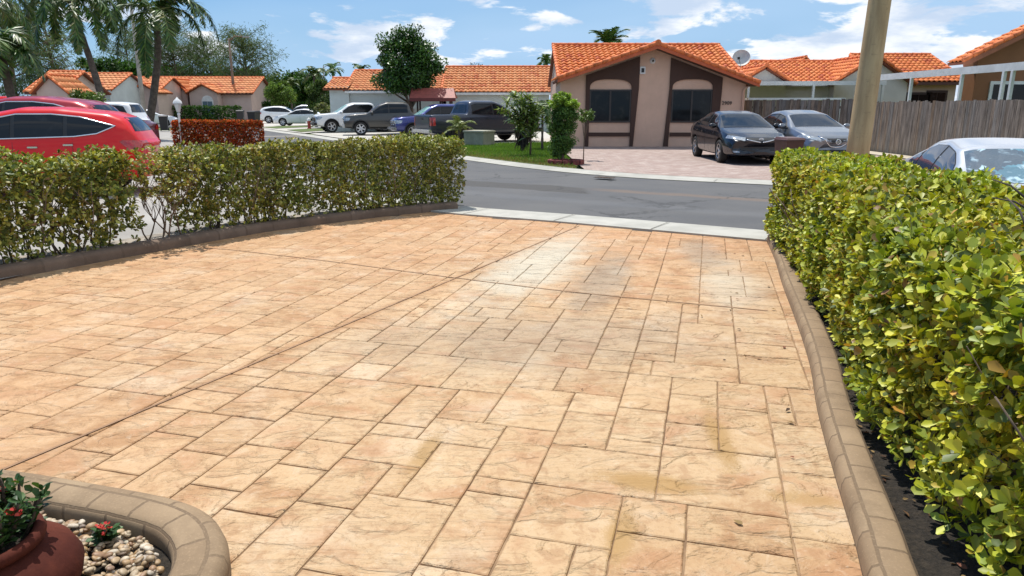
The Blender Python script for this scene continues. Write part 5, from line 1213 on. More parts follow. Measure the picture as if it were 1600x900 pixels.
patio('patio_cover', 'pale metal patio roof on white posts running beside the brown-orange house', ((16.05, 32.3), (16.05, 20.5)), 2.98, (1.6, 0), (.22, .50, .69, .725, .97))
patio('patio_cover', 'long white patio roof in front of the off-white gabled house', ((X(1162, 34), 34.2), (X(1372, 34), 33.4)), Zp(128, 34), (.4, 3.4), (.04, .5, .98), th=.15)
b = MB(); b.box((X(1168, 31.5), 31.3, 1.93), (X(1345, 30), 32.6, 2.02)); b.box((X(1168, 31.5) + .1, 31.5, 0), (X(1168, 31.5) + .2, 31.6, 1.93)); b.box((X(1345, 30) - .2, 31.5, 0), (X(1345, 30) - .1, 31.6, 1.93)); tag(b.build('low_awning', F_white), 'low white awning edge showing just over the far fence run', 'awning')
# wood fence
def wood_mat():
    t = NT('weathered fence wood'); r = t.attr('tone')[0]; p = t.coord(scale=(9, 9, .7)); n = t.noise(2.2, 7, .7, p); n2 = t.noise(9, 4, .7, t.coord(scale=(10, 10, .5)))
    c = t.mix(t.step(n, .3, .7), (.065, .054, .046), (.25, .22, .19)); c = t.mix(.55, c, t.mix(1.0, c, r, 'MULTIPLY')); c = t.mix(t.math('MULTIPLY', t.step(n2, .55, .7), .5), c, (.045, .035, .03))
    t.set(Base_Color=c, Roughness=.92); t.bump(n, .5, .01); return t.m
M_wood = wood_mat()
def fence(name, label, a, b_, h, pw=.145):
    a, b_ = Vector(a), Vector(b_); d = (b_ - a); L_ = d.length; d = d / L_; nrm = Vector((-d.y, d.x)); o = thing(name, label, 'fence', (a.x, a.y, 0)); n = int(L_ / pw); mb = MB(); cols = []
    for i in range(n):
        M = Matrix.Translation((*(d * ((i + .5) * pw)), 0)) @ Matrix.Rotation(math.atan2(d.y, d.x) + rng.normal() * .015, 4, 'Z') @ Matrix.Rotation(rng.normal() * .006, 4, 'Y')
        k = len(mb.v); mb.box((-pw * .48, -.01 + rng.normal() * .004, .04), (pw * .48, .012, h + rng.normal() * .018), M=M); f = rng.uniform(.55, 1.5); warm = rng.uniform(-.12, .22) + (.35 if rng.random() < .10 else 0); c = (f * (1 + warm), f, f * (1 - warm), 1); cols += [c] * (len(mb.v) - k)
    me = mb.mesh('boards', M_wood); at_ = me.attributes.new('tone', 'FLOAT_COLOR', 'POINT'); at_.data.foreach_set('color', np.array(cols, 'f').ravel()); link('boards', me, o)
    for z in (.35, h - .3):
        rb = MB(); rb.box((0, .02, z - .04), (L_, .065, z + .05), M=Matrix.Rotation(math.atan2(d.y, d.x), 4, 'Z')); me = rb.mesh('rail', M_wood); at_ = me.attributes.new('tone', 'FLOAT_COLOR', 'POINT'); at_.data.foreach_set('color', np.ones(len(rb.v) * 4, 'f')); link('rail', me, o)
    return o
fence('wood_fence', 'weathered grey-brown board fence behind the grey sedan, left of the pole', (9.7, 31.2), (13.35, 27.4), 1.92)
fence('wood_fence', 'long weathered board fence right of the pole, brown towards the picture edge', (13.40, 27.3), (13.42, 15.0), 1.82)
# utility pole
b = MB(); pts = [(0, 0, -.1 + 9.6 * k / 8) for k in range(9)]; b.tube(pts, [.245 - .0035 * 9.6 * k / 8 * 1.3 for k in range(9)], 28)
t = NT('stained concrete pole'); n1 = t.noise(2.2, 7, .7, t.coord(scale=(2.5, 2.5, .35))); n2 = t.noise(60, 4, .7); c = t.mix(t.step(n1, .3, .7), (.34, .235, .12), (.50, .37, .20)); c = t.mix(t.math('MULTIPLY', t.step(t.noise(6, 4, .7, t.coord(scale=(1, 1, 3))), .58, .7), .4), c, (.18, .13, .08)); t.set(Base_Color=c, Roughness=.85); t.bump(n2, .3, .006)
o = b.build('utility_pole', t.m); o.location = (7.74, 16.2, 0); o.rotation_euler = (0, R(1.6), 0); tag(o, 'thick tan utility pole rising out of the top of the picture', 'utility pole')
def street_light(px0, py0, Y, top_y, arm, r, label, mat):
    x = X(px0, Y); zt = Zp(top_y, Y); o = thing('street_light', label, 'street light', (x, Y, 0)); b = MB(); b.tube([(0, 0, 0), (0, 0, zt * .5), (0, 0, zt)], [r, r * .8, r * .55], 10); b.build('pole', mat, o)
    if arm: b = MB(); b.tube([(0, 0, zt - .3), (arm * .4, 0, zt + .25), (arm, 0, zt + .2)], r * .35, 6); b.build('arm', mat, o); b = MB(); b.box((arm - .1, -.15, zt + .08), (arm + .75, .15, zt + .24), bev=.06); b.build('lamp_head', simple('lamp head grey', (.35, .36, .36), .5), o)
gp = simple('concrete light pole', (.34, .31, .27), .85, var=.2)
street_light(222, 190, 50, 2, 1.6, .17, 'grey light pole standing between the two palm trunks', gp)
street_light(366, 170, 88, 60, 1.7, .20, 'thin brown light pole with short arm before the far black car', simple('rusty brown pole', (.20, .14, .10), .8))
street_light(508, 120, 130, 103, 2.4, .16, 'distant light pole with curved arm left of the cool-white house', gp)
# far houses on the left
tiled_house('far_house', 'far house with pinkish gable under faded tiles behind the clump palm', X(50, 56), X(92, 56), 56, 2.9, Zp(112, 59), 3.2, S_rose, T_pale, gables=((X(82, 55), 1.15, Zp(118, 55), -1.0, S_rose),), tu=.4)
tiled_house('far_house', 'far white house with wide faded orange roof behind the rounded bush', X(88, 72), X(172, 72), 72, Zp(139, 72), Zp(115, 76), 4.0, S_grey, T_pale, windows=((X(108, 72), 1.0, 2.4, .9, 0, False),), tu=.45)
tiled_house('far_house', 'far pink house with small gable seen between palm trunk and light pole', X(166, 79), X(243, 79), 79, Zp(143, 79), Zp(121, 83), 4.0, S_rose, T_pale, gables=((X(228, 78), 1.3, Zp(131, 78), -1.2, S_rose), (X(174, 78), 1.2, Zp(119, 81), -.8, S_rose)), windows=((X(196, 79), .3, 2.2, 1.6, 0, False),), tu=.45)
tiled_house('far_house', 'far pink house with white arched window, right of the second palm', X(250, 86), X(392, 86), 86, Zp(144, 86), Zp(121, 90), 4.0, S_rose, T_pale, gables=((X(320, 85), 1.6, Zp(132, 85), -1.4, S_rose), (X(273, 85), 1.3, Zp(125, 88), -.6, S_rose)), windows=((X(320, 84), .6, 2.3, .55, -1.4, True), (X(270, 86), .2, 2.4, 1.2, 0, False), (X(297, 86), .3, 2.3, .5, 0, False)), tu=.45)
tiled_house('far_house', 'tiny orange roof far off right of the round dark tree', X(418, 118), X(462, 118), 118, Zp(158, 118), Zp(144, 122), 4.0, S_rose, T_pale, tu=.6)
# white lantern post
def lantern_post():
    Y = 30.0; o = thing('lamp_post', 'short white post with glass lantern before the red flowering hedge', 'lamp post', (X(276, Y), Y, 0)); b = MB(); b.lathe([(.09, 0), (.09, .15), (.05, .2), (.045, 1.3), (.07, 1.36), (.03, 1.42)], 14); b.build('post', F_white, o)
    b = MB(); b.lathe([(.07, 1.43), (.16, 1.75), (.15, 1.78)], 6, smooth=False); b.build('lantern_glass', simple('milky lantern glass', (.55, .57, .58), .2, coat=1), o); b = MB(); b.lathe([(.18, 1.78), (.15, 1.88), (.06, 1.96), (.02, 2.02), (.001, 2.04)], 12); b.build('lantern_cap', F_white, o)
lantern_post()
def wheeled_bin(label, x, y, s, mat, rz=0, group=None):
    o = thing('wheeled_bin', label, 'bin', (x, y, .05), rz, group); o.scale = (s, s, s); b = MB(); v = []
    for (w, d, z) in ((.22, .24, .06), (.27, .31, .95)):
        for (sx, sy) in ((-1, -1), (1, -1), (1, 1), (-1, 1)): v.append((sx * w, sy * d, z))
    b.add(v, [(3, 2, 1, 0), (4, 5, 6, 7)] + [(i, (i + 1) % 4, (i + 1) % 4 + 4, i + 4) for i in range(4)]); b.box((-.29, -.33, .93), (.29, .33, .98), bev=.01); b.build('body', mat, o)
    b = MB(); b.add([(-.30, -.36, .985), (.30, -.36, .985), (.30, .33, .985), (-.30, .33, .985), (-.26, -.30, 1.04), (.26, -.30, 1.04), (.26, .26, 1.06), (-.26, .26, 1.06)], [(3, 2, 1, 0), (4, 5, 6, 7), (0, 1, 5, 4), (1, 2, 6, 5), (2, 3, 7, 6), (3, 0, 4, 7)]); b.build('lid', mat, o)
    b = MB(); b.tube([(-.24, .36, .98), (.24, .36, .98)], .018, 6); b.build('handle', mat, o)
    for sx in (-1, 1): b = MB(); b.lathe([(.001, -.03), (.10, -.03), (.10, .03), (.001, .03)], 16, 'x', org=(sx * .25, .24, .10)); b.build('wheel', G_tyre, o)
blk = simple('black bin plastic', (.016, .016, .017), .5); brn = simple('dark brown bin plastic', (.085, .035, .028), .45)
wheeled_bin('black wheeled bin standing at the base of the second palm', X(251, 50), 50, 1.0, blk, R(20))
wheeled_bin('brown wheeled bin showing its lid over the right hedge beside the black sedan', X(1240, 17.3), 17.3, .84, brn, R(12))
wheeled_bin('dark wheeled bin beside the rusty pole, left of the pair at the far corner', X(373, 74), 74, 1.25, blk, R(10))
wheeled_bin('dark wheeled bin at the far corner, nearer of the pair by the red hedge end', X(394, 58), 58, 1.25, simple('near black bin plastic', (.028, .022, .02), .5), R(-15))
# fire hydrant
def hydrant():
    o = thing('fire_hydrant', 'red fire hydrant with white bonnet on the grass strip', 'fire hydrant', (X(480, 55.5), 55.5, .05)); b = MB(); b.lathe([(.17, 0), (.17, .05), (.12, .06), (.12, .52), (.15, .54), (.15, .58)], 16); b.build('barrel', simple('hydrant red', (.38, .04, .025), .5), o)
    wt = simple('hydrant white', (.75, .74, .72), .5); b = MB(); b.lathe([(.15, .58), (.14, .68), (.09, .76), (.04, .79), (.035, .84), (.001, .85)], 16); b.build('bonnet', wt, o)
    for s in (-1, 1): b = MB(); b.lathe([(.001, -.08), (.065, -.08), (.065, .08), (.001, .08)], 12, 'x', org=(s * .17, 0, .45)); b.build('nozzle', wt, o)
hydrant()
def ubox():
    o = thing('utility_box', 'olive-grey utility cabinet with rust-stained lid on the grass verge', 'utility box', (-1.38, 30.6, .05), R(-33)); t = NT('faded olive paint'); n = t.noise(3, 6, .7); t.set(Base_Color=t.mix(t.step(n, .4, .7), (.22, .225, .17), (.30, .30, .235)), Roughness=.7)
    b = MB(); b.box((-.50, -.42, 0), (.50, .42, .56), bev=.012); b.build('body', t.m, o)
    t = NT('rust stained lid'); n = t.noise(2.2, 6, .7); t.set(Base_Color=t.mix(t.step(n, .52, .64), (.38, .37, .29), (.33, .12, .06)), Roughness=.7)
    b = MB(); b.box((-.54, -.46, .562), (.54, .46, .64), bev=.02); b.build('lid', t.m, o); b = MB(); b.box((-.508, -.26, .10), (-.502, -.10, .30)); b.box((-.508, .02, .26), (-.502, .12, .34)); b.build('warning_label', simple('white sticker', (.68, .68, .64), .6), o)
    b = MB(); b.box((-.7, -.6, -.03), (.7, .6, .02)); b.build('slab', M_conc, o)
ubox()
b = MB(); p = gnd(945, 277, .05); c0 = Vector((p.x, p.y, 0)); d = Vector((.80, -.60, 0)).normalized(); M = Matrix.Translation((p.x, p.y, .042)) @ Matrix.Rotation(math.atan2(d.y, d.x), 4, 'Z')
b.box((-.24, -.12, 0), (.24, .12, .006), M=M)
for k in range(6): b.box((-.21 + k * .075, -.10, .006), (-.17 + k * .075, .10, .014), M=M)
tag(b.build('drain_grate', simple('rusty iron', (.10, .07, .05), .8)), 'dark iron drain grate set in the far gutter', 'drain grate')

# ================================================================== TREES, PALMS, SHRUBS
def leafy_tree(name, label, loc, cz, rx, rz, nl, size, cols, w, trunk_r=.12, clumps=60, cat='tree', group=None, ry=None, trunk_top=None, flat=0.0, seed=1, mat=None, fill=.75, shape='kite', tone=.25):
    rr = np.random.default_rng(seed); root = thing(name, label, cat, loc, 0, group); ry = ry or rx
    d = unit(rr.normal(size=(clumps, 3))); rad = rr.uniform(.35, 1.0, (clumps, 1)) ** .5; C = d * rad * np.array([[rx, ry, rz]]) * .82 * (1 + .12 * rr.normal(size=(clumps, 1))); C[:, 2] += cz
    cr = rr.uniform(.22, .42, clumps) * (rx * ry * rz) ** (1 / 3) * fill * 1.2
    i = rr.integers(0, clumps, nl); dd = unit(rr.normal(size=(nl, 3))); rr_ = rr.random((nl, 1)) ** .45; P = C[i] + dd * rr_ * cr[i][:, None] * np.array([[1, 1, .8]])
    P = P[P[:, 2] > .05]; n = len(P); i = i[:n] if n == nl else rr.integers(0, clumps, n)
    D = unit(rr.normal(size=(n, 3)) + unit(P - np.array([0, 0, cz])) * .7); D[:, 2] -= .15; Nn = unit(np.array([[0, 0, 1.0]]) + rr.normal(size=(n, 3)) * .6 + unit(P - np.array([0, 0, cz])) * .5)
    col = tones(n, cols, w) * (1 + tone * (rr.random(clumps)[i] - .5)[:, None] * 2)
    leaves('crown', P, D, Nn, size * rr.uniform(.7, 1.25, n), size * .6, np.clip(col, 0, 1), mat or M_leafd, root, shape)
    b = MB(); tt = trunk_top or cz * .6; b.tube([(0, 0, 0), (trunk_r * .3, 0, tt * .5), (0, 0, tt)], [trunk_r * 1.25, trunk_r, trunk_r * .8], 9)
    for k in range(min(9, clumps)):
        e = Vector(C[k]); s = Vector((0, 0, tt * rr.uniform(.7, 1.0))); b.tube([s, s.lerp(e, .5) + Vector((0, 0, -.05 * rz)), e], [trunk_r * .5, trunk_r * .3, trunk_r * .12], 6)
    b.build('trunk', M_bark, root); return root
def palm(name, label, base, trunk, r0, r1, nfr, fl, ll, cols, w, seed=1, droop=1.0, dens=46, up=.7, group=None, plume=0.0, lw=.035, cat='palm', only=None, shaft=0.0, tmat=None):
    """trunk: points relative to base; last one carries the crown"""
    rr = np.random.default_rng(seed); root = thing(name, label, cat, base, 0, group); b = MB(); T = smooth_line([tuple(p) for p in trunk], 5) if len(trunk) > 2 else trunk; n = len(T)
    b.tube(T, [r0 + (r1 - r0) * (k / (n - 1)) ** .8 + (.012 if k % 2 else 0) for k in range(n)], 12); b.build('trunk', tmat or simple('ringed palm trunk', (.085, .07, .056), .9, var=.35, scale=7), root)
    top = Vector(T[-1])
    if shaft: s = MB(); s.tube([top - Vector((0, 0, shaft)), top - Vector((0, 0, shaft * .5)), top + Vector((0, 0, .15))], [r1 * 1.35, r1 * 1.3, r1 * .7], 10); s.build('crownshaft', simple('green crownshaft', (.16, .22, .07), .5), root)
    for k in range(nfr):
        az = k * 2.39996 + rr.uniform(-.3, .3); el = R(rr.uniform(15, 75)) if only is None else R(only[k % len(only)][1]); 
        if only is not None: az = R(only[k % len(only)][0])
        L = fl * rr.uniform(.8, 1.1); d = Vector((math.cos(az) * math.cos(el), math.sin(az) * math.cos(el), math.sin(el))); p = top.copy(); pts = [p.copy()]; ds = [d.copy()]; m = 14
        for i in range(m):
            d = (d + Vector((0, 0, -droop * .20 * (.45 + i / m)))).normalized(); p = p + d * L / m; pts.append(p.copy()); ds.append(d.copy())
        fb = MB(); fb.tube(pts, [.022 * (1 - .8 * i / m) + .003 for i in range(m + 1)], 5); rach = fb.build('frond', simple('frond rib', (.20, .22, .07), .6), root)
        N = dens * 2; t = np.repeat(np.linspace(.10, .995, dens), 2) * m; i0 = np.clip(t.astype(int), 0, m - 1); f = (t - i0)[:, None]; PP = np.array([q[:] for q in pts]); DD = np.array([q[:] for q in ds])
        P = PP[i0] * (1 - f) + PP[i0 + 1] * f; D = unit(DD[i0]); side = unit(np.cross(D, np.array([[0, 0, 1.0]]) + rr.normal(size=(N, 3)) * .02)); sg = np.tile([1, -1], dens)[:, None]; up_ = np.cross(side, D)
        dirn = side * sg * .9 + D * .65 + up_ * (up * .35 - .1) + np.array([[0, 0, -.30 * droop]]) + rr.normal(size=(N, 3)) * (.10 + plume)
        tt = t / m; LL = ll * (np.sin(np.clip(tt * .93 + .10, 0, 1) * math.pi) ** .5) * rr.uniform(.85, 1.1, N)
        leaves('leaflets', P, dirn, up_ + rr.normal(size=(N, 3)) * .25, LL, lw, tones(N, cols, w, .2), leafmat('palm leaflet', .42, .14, .4), rach, 'blade')
    return root
def casuarina(label, x, y, h, wd, seed, n=6500, z0=2.0, group='wispy trees beyond the far houses', name='casuarina_tree', cols=None):
    rr = np.random.default_rng(seed); root = thing(name, label, 'tree', (x, y, 0), 0, group); b = MB(); b.tube([(0, 0, 0), (wd * .04, 0, h * .45), (0, 0, h * .95)], [.28, .18, .04], 8); P = []; D = []
    for k in range(60):
        zb = h * rr.uniform(.22, .93); az = rr.uniform(0, 6.28); L = wd * .5 * (1.15 - abs(zb / h - .5) * 1.3) * rr.uniform(.6, 1.1); e = np.array([math.cos(az) * L, math.sin(az) * L, zb + L * rr.uniform(.25, .8)]); s = np.array([0, 0, zb])
        b.tube([s, (s + e) / 2 + [0, 0, -.1], e], [.07, .045, .015], 5); m = n // 60; t = rr.uniform(.25, 1.1, (m, 1)); P.append(s + (e - s) * t + rr.normal(size=(m, 3)) * [[wd * .055, wd * .055, h * .028]]); D.append(np.tile([0, 0, -.75], (m, 1)) + rr.normal(size=(m, 3)) * .55 + (e - s) / max(L, .1) * .45)
    b.build('trunk', M_bark, root); P = np.concatenate(P); D = np.concatenate(D); k = P[:, 2] > z0 * .3; P, D = P[k], D[k]
    leaves('crown', P, D, rr.normal(size=P.shape), .55, .075, tones(len(P), cols or [(.11, .17, .08), (.07, .12, .045), (.17, .23, .11), (.15, .15, .08)], [4, 4, 2, 1]), M_leafd, root, 'kite')
GR = [(.035, .095, .016), (.06, .15, .022), (.10, .21, .03), (.02, .055, .012)]
LG = [(.13, .21, .04), (.09, .16, .03), (.18, .26, .06), (.05, .10, .02)]
FO = [(.055, .10, .025), (.085, .14, .035), (.13, .18, .055), (.03, .06, .018)]
# leafy tree over the kiosk
leafy_tree('shade_tree', 'dense dark green round-headed tree above the red-roofed kiosk', (X(641, 46.5), 46.5, 0), 4.15, 2.05, 2.35, 26000, .17, GR, [4, 3, 1.4, 3], .16, 70, seed=3, trunk_top=2.0, mat=leafmat('ficus leaf', .35, .2, .5), fill=.78, tone=.3)
# palms left
PF = [(.022, .060, .010), (.05, .12, .018), (.12, .20, .035), (.18, .18, .05)]
def rel(base, pix, Y): return [tuple(at(px, py, Y) - Vector(base)) for px, py in pix]
b0 = (X(166, 34), 34, 0); tr = [(0.35, 0, 0)] + rel(b0, [(166, 176), (152, 128), (137, 82), (121, 36), (112, 2)], 34)
palm('foxtail_palm', 'palm with slim dark trunk leaning left over the red cars', b0, tr, .18, .11, 13, 3.3, .60, PF, [4, 4, 2, 1], 5, droop=1.6, dens=95, plume=.22, lw=.06, shaft=.6, only=[(185, 42), (200, 20), (170, 58), (230, 10), (340, 5), (355, 40), (20, 50), (150, 30), (260, 45), (300, -10), (90, 60), (60, 40), (120, 50), (215, 60)], group='tall palms behind the red cars')
b0 = (X(232, 38), 38, 0); tr = [(0, 0, 0)] + rel(b0, [(234, 196), (240, 150), (246, 95), (246, 55), (243, 22)], 38)
palm('foxtail_palm', 'upright palm with thick grey trunk whose fronds arch over the far pink house', b0, tr, .21, .15, 12, 4.3, .66, PF, [4, 4, 2, 1], 9, droop=1.65, dens=120, plume=.22, lw=.06, shaft=.8, group='tall palms behind the red cars', only=[(0, 62), (8, 40), (25, 55), (345, 68), (180, 45), (200, 20), (160, 62), (90, 60), (270, -10), (225, 55), (135, 40), (310, 30), (190, 0)])
palm('clump_palm', 'bushy dark palm with hanging fronds over the red cars at the left edge', (X(14, 25), 25, 0), [(0, 0, 0), (.1, 0, 1.5), (-.05, 0, 3.4)], .16, .12, 22, 1.9, .55, PF, [5, 4, 2, 1], 12, droop=1.5, dens=46, plume=.12, lw=.05)
palm('clump_palm', 'palm crown at the very left whose fronds hang above the clump palm', (X(-20, 30), 30, 0), [(0, 0, 0), (.1, 0, 3), (.2, 0, 5.6)], .2, .14, 13, 3.0, .6, PF, [4, 4, 2, 1], 14, droop=1.6, dens=70, plume=.15, lw=.05, shaft=.8)
palm('small_palm', 'small distant palm just left of the cool-white house', (X(491, 62), 62, 0), [(0, 0, 0), (0, 0, 2.2), (.1, 0, 4.2)], .14, .10, 14, 1.7, .45, PF, [5, 4, 1, 1], 21, droop=1.0, dens=26, lw=.07)
palm('small_palm', 'slender distant palm above the tiny orange roof', (X(455, 90), 90, 0), [(0, 0, 0), (0, 0, 2), (0, 0, 4.2)], .14, .10, 12, 1.9, .5, FO, [5, 4, 2, 1], 22, droop=.9, dens=22, lw=.09)
palm('small_palm', 'palm top showing over the cool-white house roof near its left end', (X(566, 75), 75, 0), [(0, 0, 0), (0, 0, 3), (0, 0, 5.3)], .14, .10, 12, 1.3, .4, GR, [5, 4, 2, 1], 23, droop=.9, dens=22, lw=.09)
palm('small_palm', 'small palm head beside the distant light pole', (X(522, 112), 112, 0), [(0, 0, 0), (0, 0, 4), (0, 0, 7.0)], .16, .12, 12, 2.2, .6, GR, [5, 4, 2, 1], 24, droop=.9, dens=22, lw=.12)
palm('small_palm', 'palm fronds poking up behind the pink house roof ridge', (X(948, 46), 46, 0), [(0, 0, 0), (0, 0, 3), (0, 0, 5.35)], .16, .12, 15, 1.6, .45, GR, [5, 4, 2, 1], 25, droop=.6, dens=26, lw=.07)
palm('small_palm', 'dark palm top between the cool-white roof and the pink house', (X(853, 62), 62, 0), [(0, 0, 0), (0, 0, 3), (0, 0, 5.3)], .16, .12, 12, 1.2, .4, GR, [5, 4, 2, 1], 26, droop=.9, dens=22, lw=.08)
# wispy trees behind the far houses
casuarina('wispy grey-green tree high behind the leaning palm at the left edge', X(20, 62), 62, 10.0, 7.5, 31, 6500)
casuarina('wispy tree hanging between the two leftmost palm crowns', X(86, 66), 66, 9.6, 5.0, 32, 2600)
casuarina('wispy tree rising left of the second palm trunk', X(205, 112), 112, 13.0, 8, 33)
casuarina('broad wispy tree filling the gap right of the second palm', X(275, 108), 108, 13.4, 11, 34, 9500)
casuarina('wispy tree behind the right end of the far pink roof', X(330, 112), 112, 12.0, 8, 35)
casuarina('rounded wispy tree right of the rusty pole, last of the row', X(385, 104), 104, 12.2, 9, 36, 9500)
leafy_tree('far_tree', 'dark green tree mass behind the far white house roof', (X(185, 96), 96, 0), 5.4, 4.8, 3.0, 9000, .5, GR, [4, 3, 1, 3], .3, 40, seed=41, group='trees beyond the houses')
leafy_tree('far_tree', 'low green tree behind the leaning palm and white house', (X(120, 120), 120, 0), 4.6, 6.5, 2.6, 7000, .6, FO, [4, 3, 1, 3], .3, 40, seed=42, group='trees beyond the houses')
leafy_tree('far_tree', 'dark low trees behind the far pink house', (X(290, 120), 120, 0), 4.6, 9.0, 3.4, 9000, .6, GR, [4, 3, 1, 3], .3, 50, seed=43, group='trees beyond the houses')
leafy_tree('far_tree', 'dark low trees at the right end of the far pink roof', (X(372, 118), 118, 0), 4.6, 5.5, 3.4, 8000, .6, GR, [4, 3, 1, 3], .3, 40, seed=44, group='trees beyond the houses')
leafy_tree('round_tree', 'clipped round dark green tree beside the rusty pole', (X(400, 92), 92, 0), 3.3, 1.9, 1.75, 9000, .20, GR, [4, 4, 1, 2], .15, 60, seed=45, fill=.9)
leafy_tree('light_tree', 'light green feathery tree in front of the tiny orange roof', (X(438, 84), 84, 0), 3.2, 2.1, 1.6, 7000, .25, LG, [4, 3, 2, 2], .12, 36, seed=46)
leafy_tree('light_tree', 'green shrubby tree under the small palm left of the cool-white wall', (X(500, 58), 58, 0), 2.2, 1.1, 1.7, 8000, .16, FO, [4, 4, 2, 2], .1, 40, seed=47)
leafy_tree('light_tree', 'pale flowering shrub above the white compact sedan', (X(503, 56), 56, 0), 1.25, .85, .8, 4000, .12, [(.30, .30, .16), (.12, .18, .05), (.45, .38, .32)], [2, 4, 1], .06, 24, seed=48)
leafy_tree('light_tree', 'tall dark green tree behind the small palm left of the white house', (X(476, 96), 96, 0), 3.9, 3.4, 2.4, 9000, .35, GR, [4, 3, 2, 2], .2, 40, seed=49)
leafy_tree('far_tree', 'hazy far trees above the tiny orange roof', (X(440, 170), 170, 0), 5.2, 13, 3.4, 9000, .9, FO, [4, 3, 1, 2], .3, 60, seed=50, group='trees beyond the houses')
leafy_tree('bare_tree', 'thin bare twigs over the long cool-white roof', (X(745, 72), 72, 0), 5.2, 1.6, .65, 500, .18, [(.12, .10, .08), (.10, .12, .06)], [2, 1], .12, 30, seed=51)
leafy_tree('far_tree', 'dark treetop just over the roof left of the big pole', (X(1298, 75), 75, 0), 4.9, 2.3, 1.3, 3500, .3, GR, [4, 3, 1, 2], .2, 24, seed=52, group='trees beyond the houses')
leafy_tree('round_bush', 'rounded bright green bush between the red roofs and the leaning trunk', (X(131, 28.5), 28.5, .02), 1.45, .78, .98, 6500, .10, LG, [4, 3, 2, 2], .06, 40, cat='shrub', seed=53, mat=M_leaf, fill=.85)
# clipped hedges further off
hedge('dark_hedge', 'tall dark clipped hedge behind the white crossover', [(X(402, 90), 90), (X(460, 92), 92), (X(524, 95), 95)], .8, .1, Zp(160, 90), 26, 5, .26, [2, 2, 1, 4], shape='kite', depth=.12, seed=6.0, cols=GR, mat=M_leafd, nstem=3, lmp=.04)
hedge('dark_hedge', 'long low dark clipped hedge in front of the far pink house', [(X(270, 84), 83), (X(320, 84), 83), (X(372, 84), 83)], .6, .1, 1.72, 30, 5, .22, [2, 2, 1, 4], shape='kite', depth=.12, seed=7.0, cols=GR, mat=M_leafd, nstem=3, lmp=.03)
hedge('red_hedge', 'boxy hedge covered in red flowers beyond the near hedge', [(X(284, 30.4), 30.5), (X(335, 30.2), 30.2), (X(388, 30), 29.8)], .55, .08, 1.08, 420, 6, .075, [3, 2.2, 2, 2, 1.6], depth=.05, seed=8.0, cols=[(.58, .065, .015), (.30, .025, .012), (.78, .20, .04), (.06, .08, .015), (.02, .03, .01)], mat=M_leafd, nstem=6, lmp=.03)
# verge: young palms, shrubs, creeper column
palm('young_palm', 'young palm with drooping yellowish fronds between utility box and truck', (X(716, 31.6), 31.6, .05), [(0, 0, 0), (0, 0, .35), (0, 0, .62)], .05, .035, 13, .95, .26, [(.20, .24, .05), (.12, .18, .04), (.30, .28, .09)], [3, 3, 1], 61, droop=.8, dens=24, lw=.03)
palm('young_palm', 'small palm with thin dark stem behind the big-leaved young tree', (X(848, 27.5), 27.5, .05), [(0, 0, 0), (0, 0, .7), (0, 0, 1.35)], .045, .035, 15, .95, .30, [(.05, .11, .03), (.09, .16, .04), (.03, .07, .02)], [3, 2, 2], 62, droop=1.1, dens=22, lw=.035)
def big_leaf(name, label, loc, stems, seed, L=.36):
    rr = np.random.default_rng(seed); root = thing(name, label, 'young tree', loc); b = MB(); C = []; A = []
    b.tube([(0, 0, 0), (.02, 0, .5), (-.02, 0, 1.0)], [.035, .03, .028], 8)
    for (x, y, z) in stems:
        b.tube([(-.02, 0, .95), (x * .5, y * .5, (z + .9) / 2), (x, y, z)], [.024, .018, .012], 6)
        for k in range(5): C.append((x * (1 - k * .16) + rr.normal() * .04, y * (1 - k * .16), z - k * .13 + rr.normal() * .03)); A.append((x * .4 + rr.normal() * .2, y * .4 + rr.normal() * .2, 1))
    b.build('trunk', simple('slim brown stem', (.12, .085, .06), .9), root); C, d, n = rosettes(np.array(C), np.array(A), 13, L, (20, 95)); d[:, 2] -= .25
    leaves('crown', C, d, n, L * rr.uniform(.7, 1.1, len(C)), .06, tones(len(C), [(.22, .30, .07), (.14, .22, .05), (.06, .12, .03), (.32, .36, .12)], [4, 3, 2, 1]), M_leaf, root, 'blade')
sc_ = 23.9
big_leaf('young_tree', 'young tree with long light green leaves on a thin stem at the verge front', (X(829, sc_), sc_, .05), [(0, 0, 1.55), (-.35, .1, 1.45), (-.75, 0, 1.72), (-.30, -.2, 1.85), (.22, .1, 1.72), (-.62, .2, 1.30), (.05, .2, 1.35), (-.95, .1, 1.55), (-.5, 0, 1.98), (.2, -.1, 1.25), (0, 0, 1.95)], 63)
shrub_a = leafy_tree('creeper_shrub', 'tall narrow shrub with bright yellow-green top by the paver drive corner', (X(880, 20.95), 21.0, .05), 1.02, .37, .98, 15000, .062, [(.06, .13, .025), (.09, .18, .035), (.14, .24, .04), (.04, .08, .02)], [3, 4, 2.5, 2], .05, 70, cat='shrub', seed=64, mat=M_leaf, fill=1.0, ry=.37)
shrub_b = leafy_tree('creeper_shrub', 'bright yellow-green new growth crowning the tall narrow shrub', (X(880, 20.95), 21.0, .05), 1.74, .42, .26, 5200, .065, [(.32, .46, .05), (.22, .36, .04), (.42, .52, .10)], [3, 3, 1], .02, 26, cat='shrub', seed=65, mat=M_leaf, ry=.36)
for ch in list(shrub_b.children):
    if ch.name.startswith('crown'): ch.parent = shrub_a; ch.name = 'new_growth'
    else: bpy.data.objects.remove(ch)
bpy.data.objects.remove(shrub_b)
leafy_tree('side_shrub', 'loose leafy branch reaching right of the tall narrow shrub', (X(914, 22.2), 22.2, .05), 1.35, .36, .17, 700, .07, LG, [3, 3, 2, 1], .015, 12, cat='shrub', seed=66, mat=M_leaf)
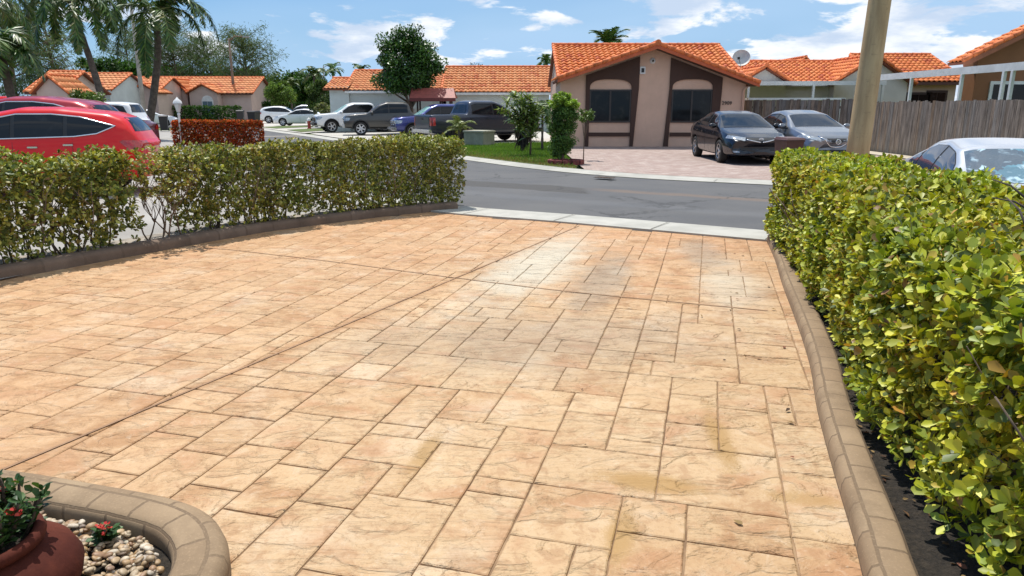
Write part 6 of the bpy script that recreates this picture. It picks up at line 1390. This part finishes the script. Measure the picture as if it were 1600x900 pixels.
def dead_plant():
    o = thing('dead_palm', 'dark withered stump-like plant hanging beside the young tree', 'plant', (X(817, 26.2), 26.2, .05)); rr = np.random.default_rng(4); P = np.stack([rr.normal(size=260) * .10, rr.normal(size=260) * .08, rr.uniform(.45, 1.15, 260)], 1); D = np.tile([0, 0, -1.0], (260, 1)) + rr.normal(size=(260, 3)) * .25
    leaves('dead_leaves', P, D, rr.normal(size=(260, 3)), .42, .05, tones(260, [(.05, .042, .038), (.09, .07, .055), (.03, .03, .03)], [3, 1, 2]), M_leafd, o, 'blade'); b = MB(); b.tube([(0, 0, 0), (.02, 0, 1.1)], [.05, .03], 7); b.build('stem', M_bark, o)
dead_plant()
def block_ring():
    o = thing('block_edging', 'ring of dark red blocks round the foot of the tall narrow shrub', 'edging', (X(886, 20.5), 20.55, .05)); rd = simple('dark red block', (.20, .05, .045), .85, var=.35, scale=14)
    for k in range(12):
        a = k * 6.283 / 12; M = Matrix.Translation((.46 * math.cos(a), .42 * math.sin(a), 0)) @ Matrix.Rotation(a, 4, 'Z'); b = MB(); b.box((-.06, -.105, 0), (.06, .105, .13), bev=.012, M=M); b.build('block', rd, o)
block_ring()
# grass blades on the verge
def blades():
    poly = [Vector(p) for p in verge + vl[::-1]]
    def inside(x, y):
        c = False; j = len(poly) - 1
        for i in range(len(poly)):
            if (poly[i].y > y) != (poly[j].y > y) and x < (poly[j].x - poly[i].x) * (y - poly[i].y) / (poly[j].y - poly[i].y) + poly[i].x: c = not c
            j = i
        return c
    P = [];
    while len(P) < 42000:
        x, y = rng.uniform(-6.9, 1.9), rng.uniform(18.9, 34.6)
        if inside(x, y): P.append((x, y, .05))
    P = np.array(P); N = len(P); D = np.tile([0, 0, 1.0], (N, 1)) + rng.normal(size=(N, 3)) * .45; cl = lump(P, 1.6, 3)[:, None]
    edge = np.array([min(math.hypot(p[0] - q[0], p[1] - q[1]) for q in vl) for p in P]); dry = (rng.random(N) < np.clip(.9 - edge * .40, .06, 1))
    col = tones(N, [(.13, .25, .03), (.20, .33, .05), (.08, .17, .02)], [3, 2, 2]); dc = tones(N, [(.30, .25, .10), (.22, .20, .07), (.28, .16, .08)], [3, 2, 1]); col[dry] = dc[dry]; col = np.clip(col * (1 + .25 * cl), 0, 1)
    o = leaves('verge_grass', P, D, rng.normal(size=(N, 3)), .085 * rng.uniform(.5, 1.5, N) * (1 - .35 * dry), .016, col, leafmat('grass blade', .6, .3, .3), None, 'kite'); o['kind'] = 'stuff'
blades()
